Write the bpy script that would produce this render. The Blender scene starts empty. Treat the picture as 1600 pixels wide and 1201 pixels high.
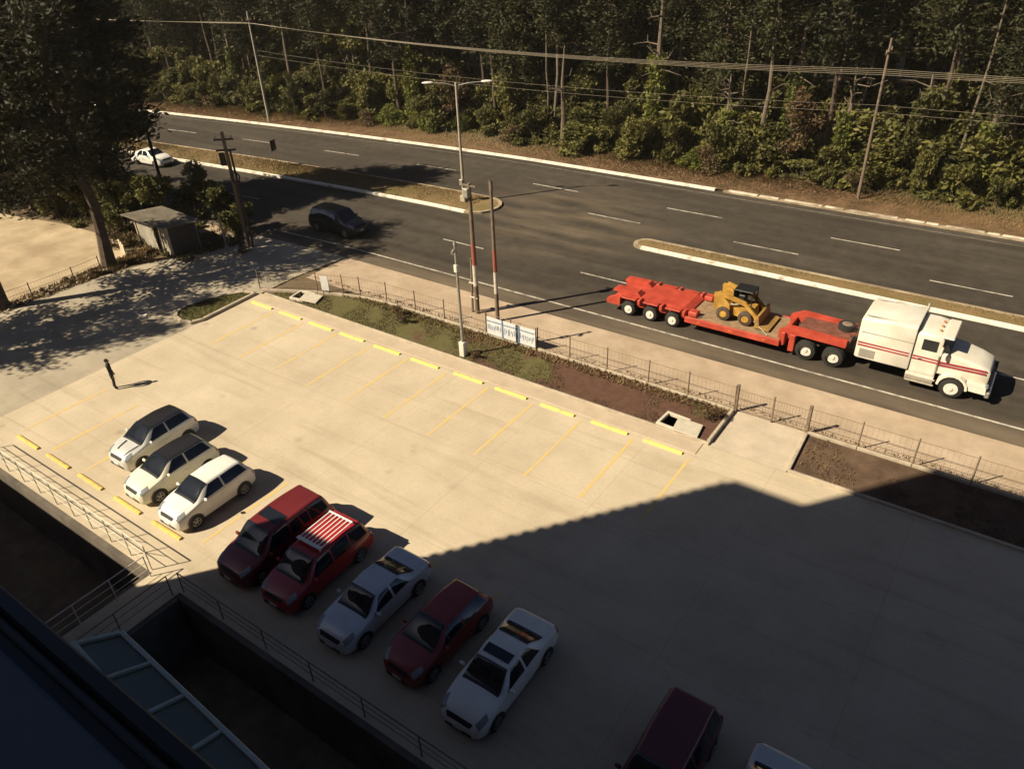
import bpy, math, random
import numpy as np
from mathutils import Vector, Matrix

# ------------------------------------------------------------------ camera, sky, sun, exposure
S = bpy.context.scene
col = S.collection
random.seed(7)
rng = np.random.default_rng(7)
R = math.radians

cam_d = bpy.data.cameras.new('camera')
cam = bpy.data.objects.new('camera', cam_d)
col.objects.link(cam)
cam_d.sensor_width = 36.0
cam_d.lens = 26.775
cam_d.clip_start = 0.05
cam_d.clip_end = 1500
PITCH, ROLL, YAW = R(32.6), R(-2.5), R(36.2)
fw = Vector((0, math.cos(PITCH), -math.sin(PITCH)))
rt = Vector((1, 0, 0))
up = rt.cross(fw)
c_, s_ = math.cos(ROLL), math.sin(ROLL)
rt, up = c_ * rt + s_ * up, -s_ * rt + c_ * up
M3 = Matrix((rt, up, -fw)).transposed()
M3 = Matrix.Rotation(YAW, 3, 'Z') @ M3
cam.matrix_world = Matrix.Translation((0, 0, 20.5)) @ M3.to_4x4()
S.camera = cam

SUN_EL = R(41.5)
SUN_DIR = Vector((0.612 * math.cos(SUN_EL), 0.791 * math.cos(SUN_EL), -math.sin(SUN_EL)))   # the way the light travels
w = bpy.data.worlds.new('World')
S.world = w
w.use_nodes = True
nt = w.node_tree
sky = nt.nodes.new('ShaderNodeTexSky')
sky.sky_type = 'NISHITA'
sky.sun_disc = False
sky.sun_elevation = SUN_EL
sky.sun_rotation = math.atan2(-SUN_DIR.x, -SUN_DIR.y)
sky.air_density = 0.38
sky.dust_density = 1.7
sky.ozone_density = 0.3
sky.altitude = 1500
bg = nt.nodes['Background']
bg.inputs['Strength'].default_value = 0.05
nt.links.new(sky.outputs[0], bg.inputs['Color'])

sun_d = bpy.data.lights.new('sun', 'SUN')
sun = bpy.data.objects.new('sun', sun_d)
col.objects.link(sun)
sun_d.energy = 4.6
sun_d.angle = R(0.5)
sun_d.color = (1.0, 0.86, 0.63)
sun.rotation_euler = SUN_DIR.to_track_quat('-Z', 'Y').to_euler()

S.view_settings.view_transform = 'Standard'
S.view_settings.look = 'None'
S.view_settings.gamma = 1
S.view_settings.use_curve_mapping = False
S.view_settings.exposure = 0.9
S.render.engine = 'CYCLES'

# ------------------------------------------------------------------ materials
MATS = {}
def mat(name, color, rough=0.8, var=0.25, scale=6.0, metal=0.0, coat=0.0, bump=0.0, color2=None, world=False, spec=0.5, contrast=(0.35, 0.65), big=None):
    if name in MATS:
        return MATS[name]
    m = bpy.data.materials.new(name)
    m.use_nodes = True
    n = m.node_tree
    b = n.nodes['Principled BSDF']
    b.inputs['Roughness'].default_value = rough
    b.inputs['Metallic'].default_value = metal
    b.inputs['Coat Weight'].default_value = coat
    b.inputs['Coat Roughness'].default_value = 0.08
    b.inputs['Specular IOR Level'].default_value = spec
    if world:
        co = n.nodes.new('ShaderNodeNewGeometry').outputs['Position']
    else:
        co = n.nodes.new('ShaderNodeTexCoord').outputs['Object']
    nz = n.nodes.new('ShaderNodeTexNoise')
    nz.inputs['Scale'].default_value = scale
    nz.inputs['Detail'].default_value = 6
    nz.inputs['Roughness'].default_value = 0.65
    n.links.new(co, nz.inputs['Vector'])
    ramp = n.nodes.new('ShaderNodeValToRGB')
    ramp.color_ramp.elements[0].position = contrast[0]
    ramp.color_ramp.elements[1].position = contrast[1]
    c = np.array(color)
    if color2 is None:
        a, d = c * (1 - var), np.minimum(c * (1 + var * 0.7), 1)
    else:
        a, d = c, np.array(color2)
    ramp.color_ramp.elements[0].color = (*a, 1)
    ramp.color_ramp.elements[1].color = (*d, 1)
    n.links.new(nz.outputs['Fac'], ramp.inputs['Fac'])
    out = ramp.outputs['Color']
    if big:
        bs, bc = big           # a second, larger scale of mottling that multiplies in
        n2 = n.nodes.new('ShaderNodeTexNoise')
        n2.inputs['Scale'].default_value = bs
        n2.inputs['Detail'].default_value = 4
        n.links.new(co, n2.inputs['Vector'])
        r2 = n.nodes.new('ShaderNodeValToRGB')
        r2.color_ramp.elements[0].position = 0.35
        r2.color_ramp.elements[1].position = 0.68
        r2.color_ramp.elements[0].color = (*bc, 1)
        r2.color_ramp.elements[1].color = (1, 1, 1, 1)
        n.links.new(n2.outputs['Fac'], r2.inputs['Fac'])
        mx = n.nodes.new('ShaderNodeMix')
        mx.data_type = 'RGBA'
        mx.blend_type = 'MULTIPLY'
        mx.inputs['Factor'].default_value = 1
        n.links.new(out, mx.inputs['A'])
        n.links.new(r2.outputs['Color'], mx.inputs['B'])
        out = mx.outputs['Result']
    n.links.new(out, b.inputs['Base Color'])
    if bump:
        bp = n.nodes.new('ShaderNodeBump')
        bp.inputs['Strength'].default_value = bump
        bp.inputs['Distance'].default_value = 0.05
        n.links.new(nz.outputs['Fac'], bp.inputs['Height'])
        n.links.new(bp.outputs['Normal'], b.inputs['Normal'])
    MATS[name] = m
    return m

def leaf_mat(name, ca, cb, rand=0.5, trans=0.25):
    m = bpy.data.materials.new(name)
    m.use_nodes = True
    n = m.node_tree
    b = n.nodes['Principled BSDF']
    b.inputs['Roughness'].default_value = 0.65
    b.inputs['Specular IOR Level'].default_value = 0.3
    geo = n.nodes.new('ShaderNodeNewGeometry')
    oi = n.nodes.new('ShaderNodeObjectInfo')
    nz = n.nodes.new('ShaderNodeTexNoise')
    nz.inputs['Scale'].default_value = 0.9
    nz.inputs['Detail'].default_value = 3
    n.links.new(geo.outputs['Position'], nz.inputs['Vector'])
    mth = n.nodes.new('ShaderNodeMath')
    mth.operation = 'MULTIPLY_ADD'
    mth.inputs[1].default_value = rand
    n.links.new(oi.outputs['Random'], mth.inputs[0])
    m2 = n.nodes.new('ShaderNodeMath')
    m2.operation = 'MULTIPLY_ADD'
    m2.inputs[1].default_value = 1.6
    m2.inputs[2].default_value = -0.55
    n.links.new(nz.outputs['Fac'], m2.inputs[0])
    n.links.new(m2.outputs[0], mth.inputs[2])
    m3 = n.nodes.new('ShaderNodeMath')
    m3.operation = 'MULTIPLY_ADD'
    m3.inputs[1].default_value = 0.5
    n.links.new(geo.outputs['Random Per Island'], m3.inputs[0])
    n.links.new(mth.outputs[0], m3.inputs[2])
    ramp = n.nodes.new('ShaderNodeValToRGB')
    ramp.color_ramp.elements[0].position = 0.15
    ramp.color_ramp.elements[1].position = 1.1 if False else 1.0
    ramp.color_ramp.elements[0].color = (*ca, 1)
    ramp.color_ramp.elements[1].color = (*cb, 1)
    n.links.new(m3.outputs[0], ramp.inputs['Fac'])
    n.links.new(ramp.outputs['Color'], b.inputs['Base Color'])
    tr = n.nodes.new('ShaderNodeBsdfTranslucent')
    n.links.new(ramp.outputs['Color'], tr.inputs['Color'])
    mx = n.nodes.new('ShaderNodeMixShader')
    mx.inputs[0].default_value = trans
    n.links.new(b.outputs[0], mx.inputs[1])
    n.links.new(tr.outputs[0], mx.inputs[2])
    n.links.new(mx.outputs[0], n.nodes['Material Output'].inputs['Surface'])
    MATS[name] = m
    return m

def glass_mat(name, color=(0.012, 0.015, 0.02), rough=0.05):
    m = bpy.data.materials.new(name)
    m.use_nodes = True
    b = m.node_tree.nodes['Principled BSDF']
    b.inputs['Base Color'].default_value = (*color, 1)
    b.inputs['Roughness'].default_value = rough
    b.inputs['Specular IOR Level'].default_value = 0.6
    MATS[name] = m
    return m

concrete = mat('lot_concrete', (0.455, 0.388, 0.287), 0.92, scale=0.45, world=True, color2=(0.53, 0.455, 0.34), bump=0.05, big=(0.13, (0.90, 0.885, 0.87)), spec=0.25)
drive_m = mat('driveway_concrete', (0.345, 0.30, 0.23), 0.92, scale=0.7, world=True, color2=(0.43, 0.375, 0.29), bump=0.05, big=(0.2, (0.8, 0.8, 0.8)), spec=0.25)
kerb_m = mat('kerb_concrete', (0.40, 0.34, 0.26), 0.9, 0.2, 2.0, world=True, bump=0.1, spec=0.3)
white_kerb = mat('whitewashed_kerb', (0.40, 0.34, 0.26), 0.85, scale=1.1, world=True, color2=(0.78, 0.73, 0.63), contrast=(0.33, 0.5), spec=0.3)
old_kerb = mat('worn_kerb', (0.22, 0.17, 0.11), 0.9, scale=0.9, world=True, color2=(0.42, 0.34, 0.24), contrast=(0.4, 0.65), spec=0.3)
pale_kerb = mat('patchy_kerb', (0.26, 0.21, 0.15), 0.9, scale=0.8, world=True, color2=(0.58, 0.52, 0.41), contrast=(0.4, 0.6), spec=0.3)
shoulder_m = mat('dusty_shoulder', (0.37, 0.29, 0.21), 0.95, scale=0.8, world=True, color2=(0.47, 0.37, 0.275), bump=0.1, big=(0.3, (0.85, 0.83, 0.8)), spec=0.2)
dirt_m = mat('yard_dirt', (0.37, 0.295, 0.195), 0.95, scale=0.5, world=True, color2=(0.48, 0.385, 0.265), bump=0.2, big=(0.25, (0.8, 0.78, 0.75)), spec=0.2)
verge_m = mat('verge_soil', (0.085, 0.055, 0.03), 0.95, scale=0.6, world=True, color2=(0.19, 0.115, 0.065), bump=0.3, spec=0.2)
soil_m = mat('bed_soil', (0.085, 0.058, 0.036), 0.95, scale=0.6, world=True, color2=(0.115, 0.105, 0.045), contrast=(0.4, 0.64), bump=0.5, spec=0.2)
median_m = mat('median_turf', (0.14, 0.115, 0.045), 0.95, scale=0.5, world=True, color2=(0.22, 0.15, 0.075), bump=0.4, spec=0.2)
pit_m = mat('sunken_soil', (0.12, 0.092, 0.065), 0.95, scale=0.9, world=True, color2=(0.19, 0.155, 0.10), bump=0.5, spec=0.2)
ground_m = mat('ground_soil', (0.10, 0.075, 0.045), 0.95, scale=0.3, world=True, color2=(0.15, 0.11, 0.07), bump=0.3, spec=0.2)
forest_floor_m = mat('forest_floor', (0.035, 0.027, 0.016), 0.95, scale=0.7, world=True, color2=(0.075, 0.05, 0.028), bump=0.4, spec=0.2)
paint_white = mat('road_paint', (0.13, 0.11, 0.09), 0.85, scale=2.0, world=True, color2=(0.50, 0.46, 0.39), contrast=(0.32, 0.56), spec=0.3)
yellow_m = mat('yellow_stop_paint', (0.50, 0.40, 0.17), 0.8, scale=4.0, world=True, color2=(0.78, 0.64, 0.15), contrast=(0.34, 0.5), spec=0.3)
amber_m = mat('amber_stop_paint', (0.42, 0.31, 0.16), 0.8, scale=4.0, world=True, color2=(0.68, 0.45, 0.11), contrast=(0.34, 0.5), spec=0.3)
line_m = mat('faded_yellow_line', (0.48, 0.39, 0.26), 0.9, scale=1.3, world=True, color2=(0.60, 0.42, 0.14), contrast=(0.36, 0.58), spec=0.25)
steel_m = mat('galvanised_steel', (0.33, 0.31, 0.27), 0.5, 0.2, 8, metal=0.4)
rust_m = mat('weathered_iron', (0.20, 0.145, 0.10), 0.75, 0.35, 8)
rail_m = mat('cream_rail_paint', (0.60, 0.56, 0.46), 0.5, 0.2, 6)
wood_m = mat('pole_wood', (0.16, 0.12, 0.085), 0.9, 0.3, 5, bump=0.3)
dark_wood_m = mat('dark_pole_wood', (0.055, 0.04, 0.03), 0.9, 0.3, 5, bump=0.3)
pole_conc = mat('pole_concrete', (0.36, 0.32, 0.25), 0.85, 0.2, 3)
red_band = mat('red_band_paint', (0.30, 0.06, 0.04), 0.8, scale=5, color2=(0.20, 0.10, 0.07), contrast=(.4, .7))
white_band = mat('white_band_paint', (0.50, 0.46, 0.38), 0.8, scale=5, color2=(0.26, 0.22, 0.17), contrast=(.5, .75))
wire_m = mat('cable_sheath', (0.24, 0.20, 0.14), 0.6, 0.1, 3)
black_m = mat('black_trim', (0.012, 0.012, 0.013), 0.5, 0.2, 10)
tyre_m = mat('tyre_rubber', (0.018, 0.017, 0.016), 0.85, 0.3, 12)
rim_m = mat('silver_rim', (0.30, 0.30, 0.29), 0.4, 0.1, 10, metal=0.7)
white_rim = mat('white_steel_rim', (0.66, 0.63, 0.56), 0.5, 0.15, 8)
glass_m = glass_mat('tinted_glass')
light_m = glass_mat('lamp_lens', (0.20, 0.21, 0.22), 0.08)
tail_m = glass_mat('tail_lens', (0.30, 0.015, 0.012), 0.15)
plate_m = mat('plate_white', (0.6, 0.6, 0.58), 0.5, 0.05, 10)
bark_m = mat('pine_bark', (0.085, 0.06, 0.042), 0.95, 0.4, 3, bump=0.4)
pale_bark = mat('pale_bark', (0.14, 0.11, 0.08), 0.9, 0.35, 2.5, bump=0.3)

pine_leaf = leaf_mat('pine_needles', (0.008, 0.010, 0.004), (0.050, 0.052, 0.017))
dark_leaf = leaf_mat('cypress_leaf', (0.009, 0.010, 0.005), (0.038, 0.036, 0.013))
shrub_leaf = leaf_mat('shrub_leaf', (0.022, 0.026, 0.008), (0.155, 0.145, 0.038))
olive_leaf = leaf_mat('olive_leaf', (0.020, 0.022, 0.007), (0.105, 0.100, 0.028))
dry_leaf = leaf_mat('dry_leaf', (0.035, 0.024, 0.012), (0.13, 0.085, 0.040))
vine_leaf = leaf_mat('vine_leaf', (0.045, 0.060, 0.012), (0.16, 0.17, 0.035))
grass_m = leaf_mat('grass_blade', (0.050, 0.046, 0.018), (0.135, 0.112, 0.048))
dry_grass = leaf_mat('dry_grass_blade', (0.08, 0.055, 0.028), (0.23, 0.155, 0.075))

def asphalt():
    m = mat('asphalt', (0.054, 0.045, 0.035), 0.88, scale=1.1, world=True, color2=(0.080, 0.067, 0.052), bump=0.05, big=(0.12, (0.72, 0.72, 0.73)), spec=0.3)
    n = m.node_tree
    b = n.nodes['Principled BSDF']
    src = b.inputs['Base Color'].links[0].from_socket
    geo = n.nodes.new('ShaderNodeNewGeometry')
    sep = n.nodes.new('ShaderNodeSeparateXYZ')
    n.links.new(geo.outputs['Position'], sep.inputs[0])
    def rng_(sock, a, b_, c, d):
        mr = n.nodes.new('ShaderNodeMapRange')
        mr.inputs['From Min'].default_value = a
        mr.inputs['From Max'].default_value = b_
        mr.inputs['To Min'].default_value = c
        mr.inputs['To Max'].default_value = d
        n.links.new(sock, mr.inputs['Value'])
        return mr.outputs[0]
    nz = n.nodes.new('ShaderNodeTexNoise')
    nz.inputs['Scale'].default_value = 0.45
    nz.inputs['Detail'].default_value = 6
    st = n.nodes.new('ShaderNodeMapping')
    st.inputs['Scale'].default_value = (0.35, 1.6, 1)
    n.links.new(geo.outputs['Position'], st.inputs['Vector'])
    n.links.new(st.outputs[0], nz.inputs['Vector'])
    def op(o, a, b_):
        q = n.nodes.new('ShaderNodeMath')
        q.operation = o
        q.use_clamp = True
        for i, v in enumerate((a, b_)):
            if isinstance(v, float):
                q.inputs[i].default_value = v
            else:
                n.links.new(v, q.inputs[i])
        return q.outputs[0]
    # grit drifted in from the shoulder
    f1 = rng_(sep.outputs['Y'], 33.0, 36.2, 0.62, 0.0)
    nzc = rng_(nz.outputs['Fac'], 0.3, 0.7, 0.25, 1.25)
    f1 = op('MULTIPLY', f1, nzc)
    # dusty crossing between the two medians
    d1 = n.nodes.new('ShaderNodeVectorMath')
    d1.operation = 'DISTANCE'
    d1.inputs[1].default_value = (-29, 47.0, 0)
    n.links.new(geo.outputs['Position'], d1.inputs[0])
    f2 = op('MULTIPLY', rng_(d1.outputs['Value'], 2.0, 9.5, 0.42, 0.0), rng_(nz.outputs['Fac'], 0.38, 0.62, 0.0, 1.2))
    f = op('ADD', f1, f2)
    mx = n.nodes.new('ShaderNodeMix')
    mx.data_type = 'RGBA'
    n.links.new(f, mx.inputs['Factor'])
    n.links.new(src, mx.inputs['A'])
    mx.inputs['B'].default_value = (0.22, 0.17, 0.115, 1)
    # wheel-worn streaks along the lanes
    n3 = n.nodes.new('ShaderNodeTexNoise')
    n3.inputs['Scale'].default_value = 1.0
    n3.inputs['Detail'].default_value = 5
    s3 = n.nodes.new('ShaderNodeMapping')
    s3.inputs['Scale'].default_value = (0.035, 0.75, 0)
    n.links.new(geo.outputs['Position'], s3.inputs['Vector'])
    n.links.new(s3.outputs[0], n3.inputs['Vector'])
    m4 = n.nodes.new('ShaderNodeMix')
    m4.data_type = 'RGBA'
    m4.blend_type = 'MULTIPLY'
    n.links.new(rng_(n3.outputs['Fac'], .4, .65, 0.0, 1.0), m4.inputs['Factor'])
    n.links.new(mx.outputs['Result'], m4.inputs['A'])
    m4.inputs['B'].default_value = (.70, .69, .68, 1)
    n.links.new(m4.outputs['Result'], b.inputs['Base Color'])
    return m
asphalt_m = asphalt()
def bed_mix(m):
    # turf has taken at the left end of the bed, the right end is still bare red soil
    n = m.node_tree
    b = n.nodes['Principled BSDF']
    geo = n.nodes.new('ShaderNodeNewGeometry')
    sep = n.nodes.new('ShaderNodeSeparateXYZ')
    n.links.new(geo.outputs['Position'], sep.inputs[0])
    nz = n.nodes.new('ShaderNodeTexNoise')
    nz.inputs['Scale'].default_value = .45
    nz.inputs['Detail'].default_value = 6
    n.links.new(geo.outputs['Position'], nz.inputs['Vector'])
    mr = n.nodes.new('ShaderNodeMapRange')
    mr.inputs['From Min'].default_value, mr.inputs['From Max'].default_value = -30, -12
    mr.inputs['To Min'].default_value, mr.inputs['To Max'].default_value = -.14, .16
    n.links.new(sep.outputs['X'], mr.inputs['Value'])
    ad = n.nodes.new('ShaderNodeMath')
    n.links.new(nz.outputs['Fac'], ad.inputs[0])
    n.links.new(mr.outputs[0], ad.inputs[1])
    st = n.nodes.new('ShaderNodeMapRange')
    st.inputs['From Min'].default_value, st.inputs['From Max'].default_value = .47, .56
    n.links.new(ad.outputs[0], st.inputs['Value'])
    fine = n.nodes.new('ShaderNodeTexNoise')
    fine.inputs['Scale'].default_value = 3
    fine.inputs['Detail'].default_value = 5
    n.links.new(geo.outputs['Position'], fine.inputs['Vector'])
    def pair(a, c):
        x_ = n.nodes.new('ShaderNodeMix')
        x_.data_type = 'RGBA'
        n.links.new(fine.outputs['Fac'], x_.inputs['Factor'])
        x_.inputs['A'].default_value, x_.inputs['B'].default_value = (*a, 1), (*c, 1)
        return x_.outputs['Result']
    mx = n.nodes.new('ShaderNodeMix')
    mx.data_type = 'RGBA'
    n.links.new(st.outputs[0], mx.inputs['Factor'])
    n.links.new(pair((.070, .066, .024), (.135, .115, .050)), mx.inputs['A'])
    n.links.new(pair((.055, .030, .022), (.14, .075, .05)), mx.inputs['B'])
    n.links.new(mx.outputs['Result'], b.inputs['Base Color'])
bed_mix(soil_m)
def wear(m):
    n = m.node_tree
    b = n.nodes['Principled BSDF']
    src = b.inputs['Base Color'].links[0].from_socket
    geo = n.nodes.new('ShaderNodeNewGeometry')
    def mul(src, fac, colr):
        mx = n.nodes.new('ShaderNodeMix')
        mx.data_type = 'RGBA'
        mx.blend_type = 'MULTIPLY'
        n.links.new(fac, mx.inputs['Factor'])
        n.links.new(src, mx.inputs['A'])
        mx.inputs['B'].default_value = (*colr, 1)
        return mx.outputs['Result']
    def ramp(sock, a, c):
        r_ = n.nodes.new('ShaderNodeMapRange')
        r_.inputs['From Min'].default_value = a
        r_.inputs['From Max'].default_value = c
        n.links.new(sock, r_.inputs['Value'])
        return r_.outputs[0]
    def mapped(scale, loc=(0, 0, 0), rot=0.0):
        mp = n.nodes.new('ShaderNodeMapping')
        mp.inputs['Scale'].default_value = scale
        mp.inputs['Location'].default_value = loc
        mp.inputs['Rotation'].default_value = (0, 0, rot)
        n.links.new(geo.outputs['Position'], mp.inputs['Vector'])
        return mp.outputs[0]
    # oil drips: small dark spots
    vo = n.nodes.new('ShaderNodeTexVoronoi')
    vo.inputs['Scale'].default_value = 0.75
    n.links.new(mapped((1, 1, 0)), vo.inputs['Vector'])
    nz = n.nodes.new('ShaderNodeTexNoise')
    nz.inputs['Scale'].default_value = 0.5
    n.links.new(mapped((1, 1, 0), (9, 4, 0)), nz.inputs['Vector'])
    sub = n.nodes.new('ShaderNodeMath')
    sub.operation = 'MULTIPLY'
    n.links.new(ramp(vo.outputs['Distance'], .22, .04), sub.inputs[0])
    n.links.new(ramp(nz.outputs['Fac'], .52, .68), sub.inputs[1])
    src = mul(src, sub.outputs[0], (.72, .70, .68))
    # long faint tyre sweeps
    wv = n.nodes.new('ShaderNodeTexNoise')
    wv.inputs['Scale'].default_value = 1.0
    wv.inputs['Detail'].default_value = 5
    wv.inputs['Distortion'].default_value = 0.6
    n.links.new(mapped((.09, 1.5, 0), rot=.12), wv.inputs['Vector'])
    src = mul(src, ramp(wv.outputs['Fac'], .54, .72), (.86, .845, .82))
    # fine grit
    g2 = n.nodes.new('ShaderNodeTexNoise')
    g2.inputs['Scale'].default_value = 7
    g2.inputs['Detail'].default_value = 5
    n.links.new(geo.outputs['Position'], g2.inputs['Vector'])
    src = mul(src, ramp(g2.outputs['Fac'], .45, .75), (.93, .925, .92))
    # saw-cut joints
    br = n.nodes.new('ShaderNodeTexBrick')
    br.offset = 0
    br.inputs['Scale'].default_value = 1
    br.inputs['Brick Width'].default_value = 5.34
    br.inputs['Row Height'].default_value = 5.1
    br.inputs['Mortar Size'].default_value = 0.02
    br.inputs['Color1'].default_value = br.inputs['Color2'].default_value = (0, 0, 0, 1)
    br.inputs['Mortar'].default_value = (1, 1, 1, 1)
    n.links.new(mapped((1, 1, 0), (0.45, .2, 0)), br.inputs['Vector'])
    src = mul(src, br.outputs['Fac'], (.88, .875, .87))
    n.links.new(src, b.inputs['Base Color'])
wear(concrete)
wear(drive_m)

# ------------------------------------------------------------------ mesh helpers
class MB:
    def __init__(self):
        self.v, self.f = [], []
    def add(self, vs, fs):
        o = len(self.v)
        self.v += [tuple(p) for p in vs]
        self.f += [tuple(i + o for i in q) for q in fs]
        return self
    def box(self, c, s, b=0.0, rz=0.0, m=None):
        hx, hy, hz = s[0] / 2, s[1] / 2, s[2] / 2
        if b <= 0:
            vs = [(x, y, z) for x in (-hx, hx) for y in (-hy, hy) for z in (-hz, hz)]
            fs = [(0, 1, 3, 2), (4, 6, 7, 5), (0, 4, 5, 1), (2, 3, 7, 6), (0, 2, 6, 4), (1, 5, 7, 3)]
        else:
            b = min(b, hx * .9, hy * .9, hz * .9)
            vs, idx = [], {}
            for sx in (-1, 1):
                for sy in (-1, 1):
                    for sz in (-1, 1):
                        for k in range(3):
                            p = [sx * (hx - b), sy * (hy - b), sz * (hz - b)]
                            p[k] = (sx * hx, sy * hy, sz * hz)[k]
                            idx[(sx, sy, sz, k)] = len(vs)
                            vs.append(tuple(p))
            fs = []
            for k in range(3):
                a1, a2 = [i for i in range(3) if i != k]
                for sg in (-1, 1):
                    q = []
                    for (u, v_) in ((-1, -1), (1, -1), (1, 1), (-1, 1)):
                        s3 = [0, 0, 0]
                        s3[k], s3[a1], s3[a2] = sg, u, v_
                        q.append(idx[(*s3, k)])
                    fs.append(tuple(q))
            for k in range(3):
                a1, a2 = [i for i in range(3) if i != k]
                for u in (-1, 1):
                    for v_ in (-1, 1):
                        def s3(t):
                            r_ = [0, 0, 0]
                            r_[k], r_[a1], r_[a2] = t, u, v_
                            return tuple(r_)
                        fs.append((idx[(*s3(-1), a1)], idx[(*s3(1), a1)], idx[(*s3(1), a2)], idx[(*s3(-1), a2)]))
            for sx in (-1, 1):
                for sy in (-1, 1):
                    for sz in (-1, 1):
                        fs.append(tuple(idx[(sx, sy, sz, k)] for k in range(3)))
        T = Matrix.Translation(c) @ (m.to_4x4() if m else Matrix.Rotation(rz, 4, 'Z'))
        return self.add([T @ Vector(p) for p in vs], fs)
    def cyl(self, p0, p1, r0, r1=None, n=10, cap=True):
        r1 = r0 if r1 is None else r1
        p0, p1 = Vector(p0), Vector(p1)
        d = (p1 - p0).normalized()
        a = d.orthogonal().normalized()
        b = d.cross(a)
        vs, fs = [], []
        for p, r_ in ((p0, r0), (p1, r1)):
            for i in range(n):
                t = 2 * math.pi * i / n
                vs.append(p + (a * math.cos(t) + b * math.sin(t)) * r_)
        for i in range(n):
            j = (i + 1) % n
            fs.append((i, j, n + j, n + i))
        if cap:
            fs.append(tuple(range(n - 1, -1, -1)))
            fs.append(tuple(range(n, 2 * n)))
        return self.add(vs, fs)
    def tube(self, pts, rad, n=6):
        pts = [Vector(p) for p in pts]
        rs = rad if isinstance(rad, (list, tuple)) else [rad] * len(pts)
        vs, fs = [], []
        for k, p in enumerate(pts):
            d = (pts[min(k + 1, len(pts) - 1)] - pts[max(k - 1, 0)]).normalized()
            a = d.cross(Vector((0.13, 0.21, 1)))
            if a.length < 1e-3:
                a = d.cross(Vector((1, 0, 0)))
            a.normalize()
            b = d.cross(a)
            for i in range(n):
                t = 2 * math.pi * i / n
                vs.append(p + (a * math.cos(t) + b * math.sin(t)) * rs[k])
        for k in range(len(pts) - 1):
            for i in range(n):
                j = (i + 1) % n
                fs.append((k * n + i, k * n + j, (k + 1) * n + j, (k + 1) * n + i))
        fs.append(tuple(range(n - 1, -1, -1)))
        fs.append(tuple((len(pts) - 1) * n + i for i in range(n)))
        return self.add(vs, fs)
    def prism(self, poly, z0, z1):
        n = len(poly)
        vs = [(x, y, z0) for x, y in poly] + [(x, y, z1) for x, y in poly]
        fs = [tuple(range(n - 1, -1, -1)), tuple(range(n, 2 * n))]
        fs += [(i, (i + 1) % n, n + (i + 1) % n, n + i) for i in range(n)]
        return self.add(vs, fs)
    def extr(self, poly, axis, a, b):
        """poly in the plane normal to axis ('x': (y,z); 'y': (x,z)), from a to b"""
        n = len(poly)
        if axis == 'x':
            vs = [(a, p, q) for p, q in poly] + [(b, p, q) for p, q in poly]
        else:
            vs = [(p, a, q) for p, q in poly] + [(p, b, q) for p, q in poly]
        fs = [tuple(range(n - 1, -1, -1)), tuple(range(n, 2 * n))]
        fs += [(i, (i + 1) % n, n + (i + 1) % n, n + i) for i in range(n)]
        return self.add(vs, fs)
    def build(self, name, m, parent=None, smooth=False):
        me = bpy.data.meshes.new(name)
        me.from_pydata(self.v, [], self.f)
        if smooth:
            me.polygons.foreach_set('use_smooth', [True] * len(me.polygons))
            if smooth != 'all':
                me.set_sharp_from_angle(angle=R(38))
        me.materials.append(m)
        o = bpy.data.objects.new(name, me)
        col.objects.link(o)
        o.parent = parent
        return o

def tag(o, label, cat, group=None):
    o['label'] = label
    o['category'] = cat
    if group:
        o['group'] = group
    return o

def empty(name, loc, rz=0.0, label=None, cat=None, group=None):
    o = bpy.data.objects.new(name, None)
    o.empty_display_size = 0.2
    col.objects.link(o)
    o.location = loc
    o.rotation_euler = (0, 0, rz)
    if label:
        tag(o, label, cat, group)
    return o

def struct(o, kind='structure'):
    o['kind'] = kind
    return o

def copy_tree(src, loc, rz, scale=1.0, label=None, cat=None, group=None):
    c = src.copy()
    col.objects.link(c)
    c.location, c.rotation_euler = loc, (0, 0, rz)
    c.scale = (scale,) * 3 if not isinstance(scale, tuple) else scale
    if label:
        tag(c, label, cat or src['category'], group)
    for ch in list(src.children):
        d = ch.copy()
        col.objects.link(d)
        d.parent = c
        for g in list(ch.children):
            e = g.copy()
            col.objects.link(e)
            e.parent = d
    return c

def sheet(name, poly, z, m, kind='structure', parent=None):
    me = bpy.data.meshes.new(name)
    me.from_pydata([(x, y, z) for x, y in poly], [], [tuple(range(len(poly)))])
    me.materials.append(m)
    o = bpy.data.objects.new(name, me)
    col.objects.link(o)
    o.parent = parent
    if parent is None:
        struct(o, kind)
    return o

def bend(x):
    d = max(0.0, -38 - x)
    return -0.05 * d * d / (d + 4) - 0.0008 * d * d

def strip_mb(ya, yb, x0, x1, z, step=3.0, h=None, mb=None):
    mb = mb or MB()
    n = max(1, int(math.ceil((x1 - x0) / step)))
    xs = [x0 + (x1 - x0) * i / n for i in range(n + 1)]
    vs, fs = [], []
    for x in xs:
        b = bend(x)
        vs += [(x, ya + b, z), (x, yb + b, z)]
        if h:
            vs += [(x, ya + b, z - h), (x, yb + b, z - h)]
    k = 4 if h else 2
    for i in range(n):
        a, c = i * k, (i + 1) * k
        fs.append((a, c, c + 1, a + 1))
        if h:
            fs += [(a + 2, c + 2, c, a), (a + 1, c + 1, c + 3, a + 3)]
    if h:
        e = n * k
        fs += [(0, 1, 3, 2), (e, e + 2, e + 3, e + 1)]
    return mb.add(vs, fs)

# ------------------------------------------------------------------ the setting
X0, X1 = -170, 70
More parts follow.
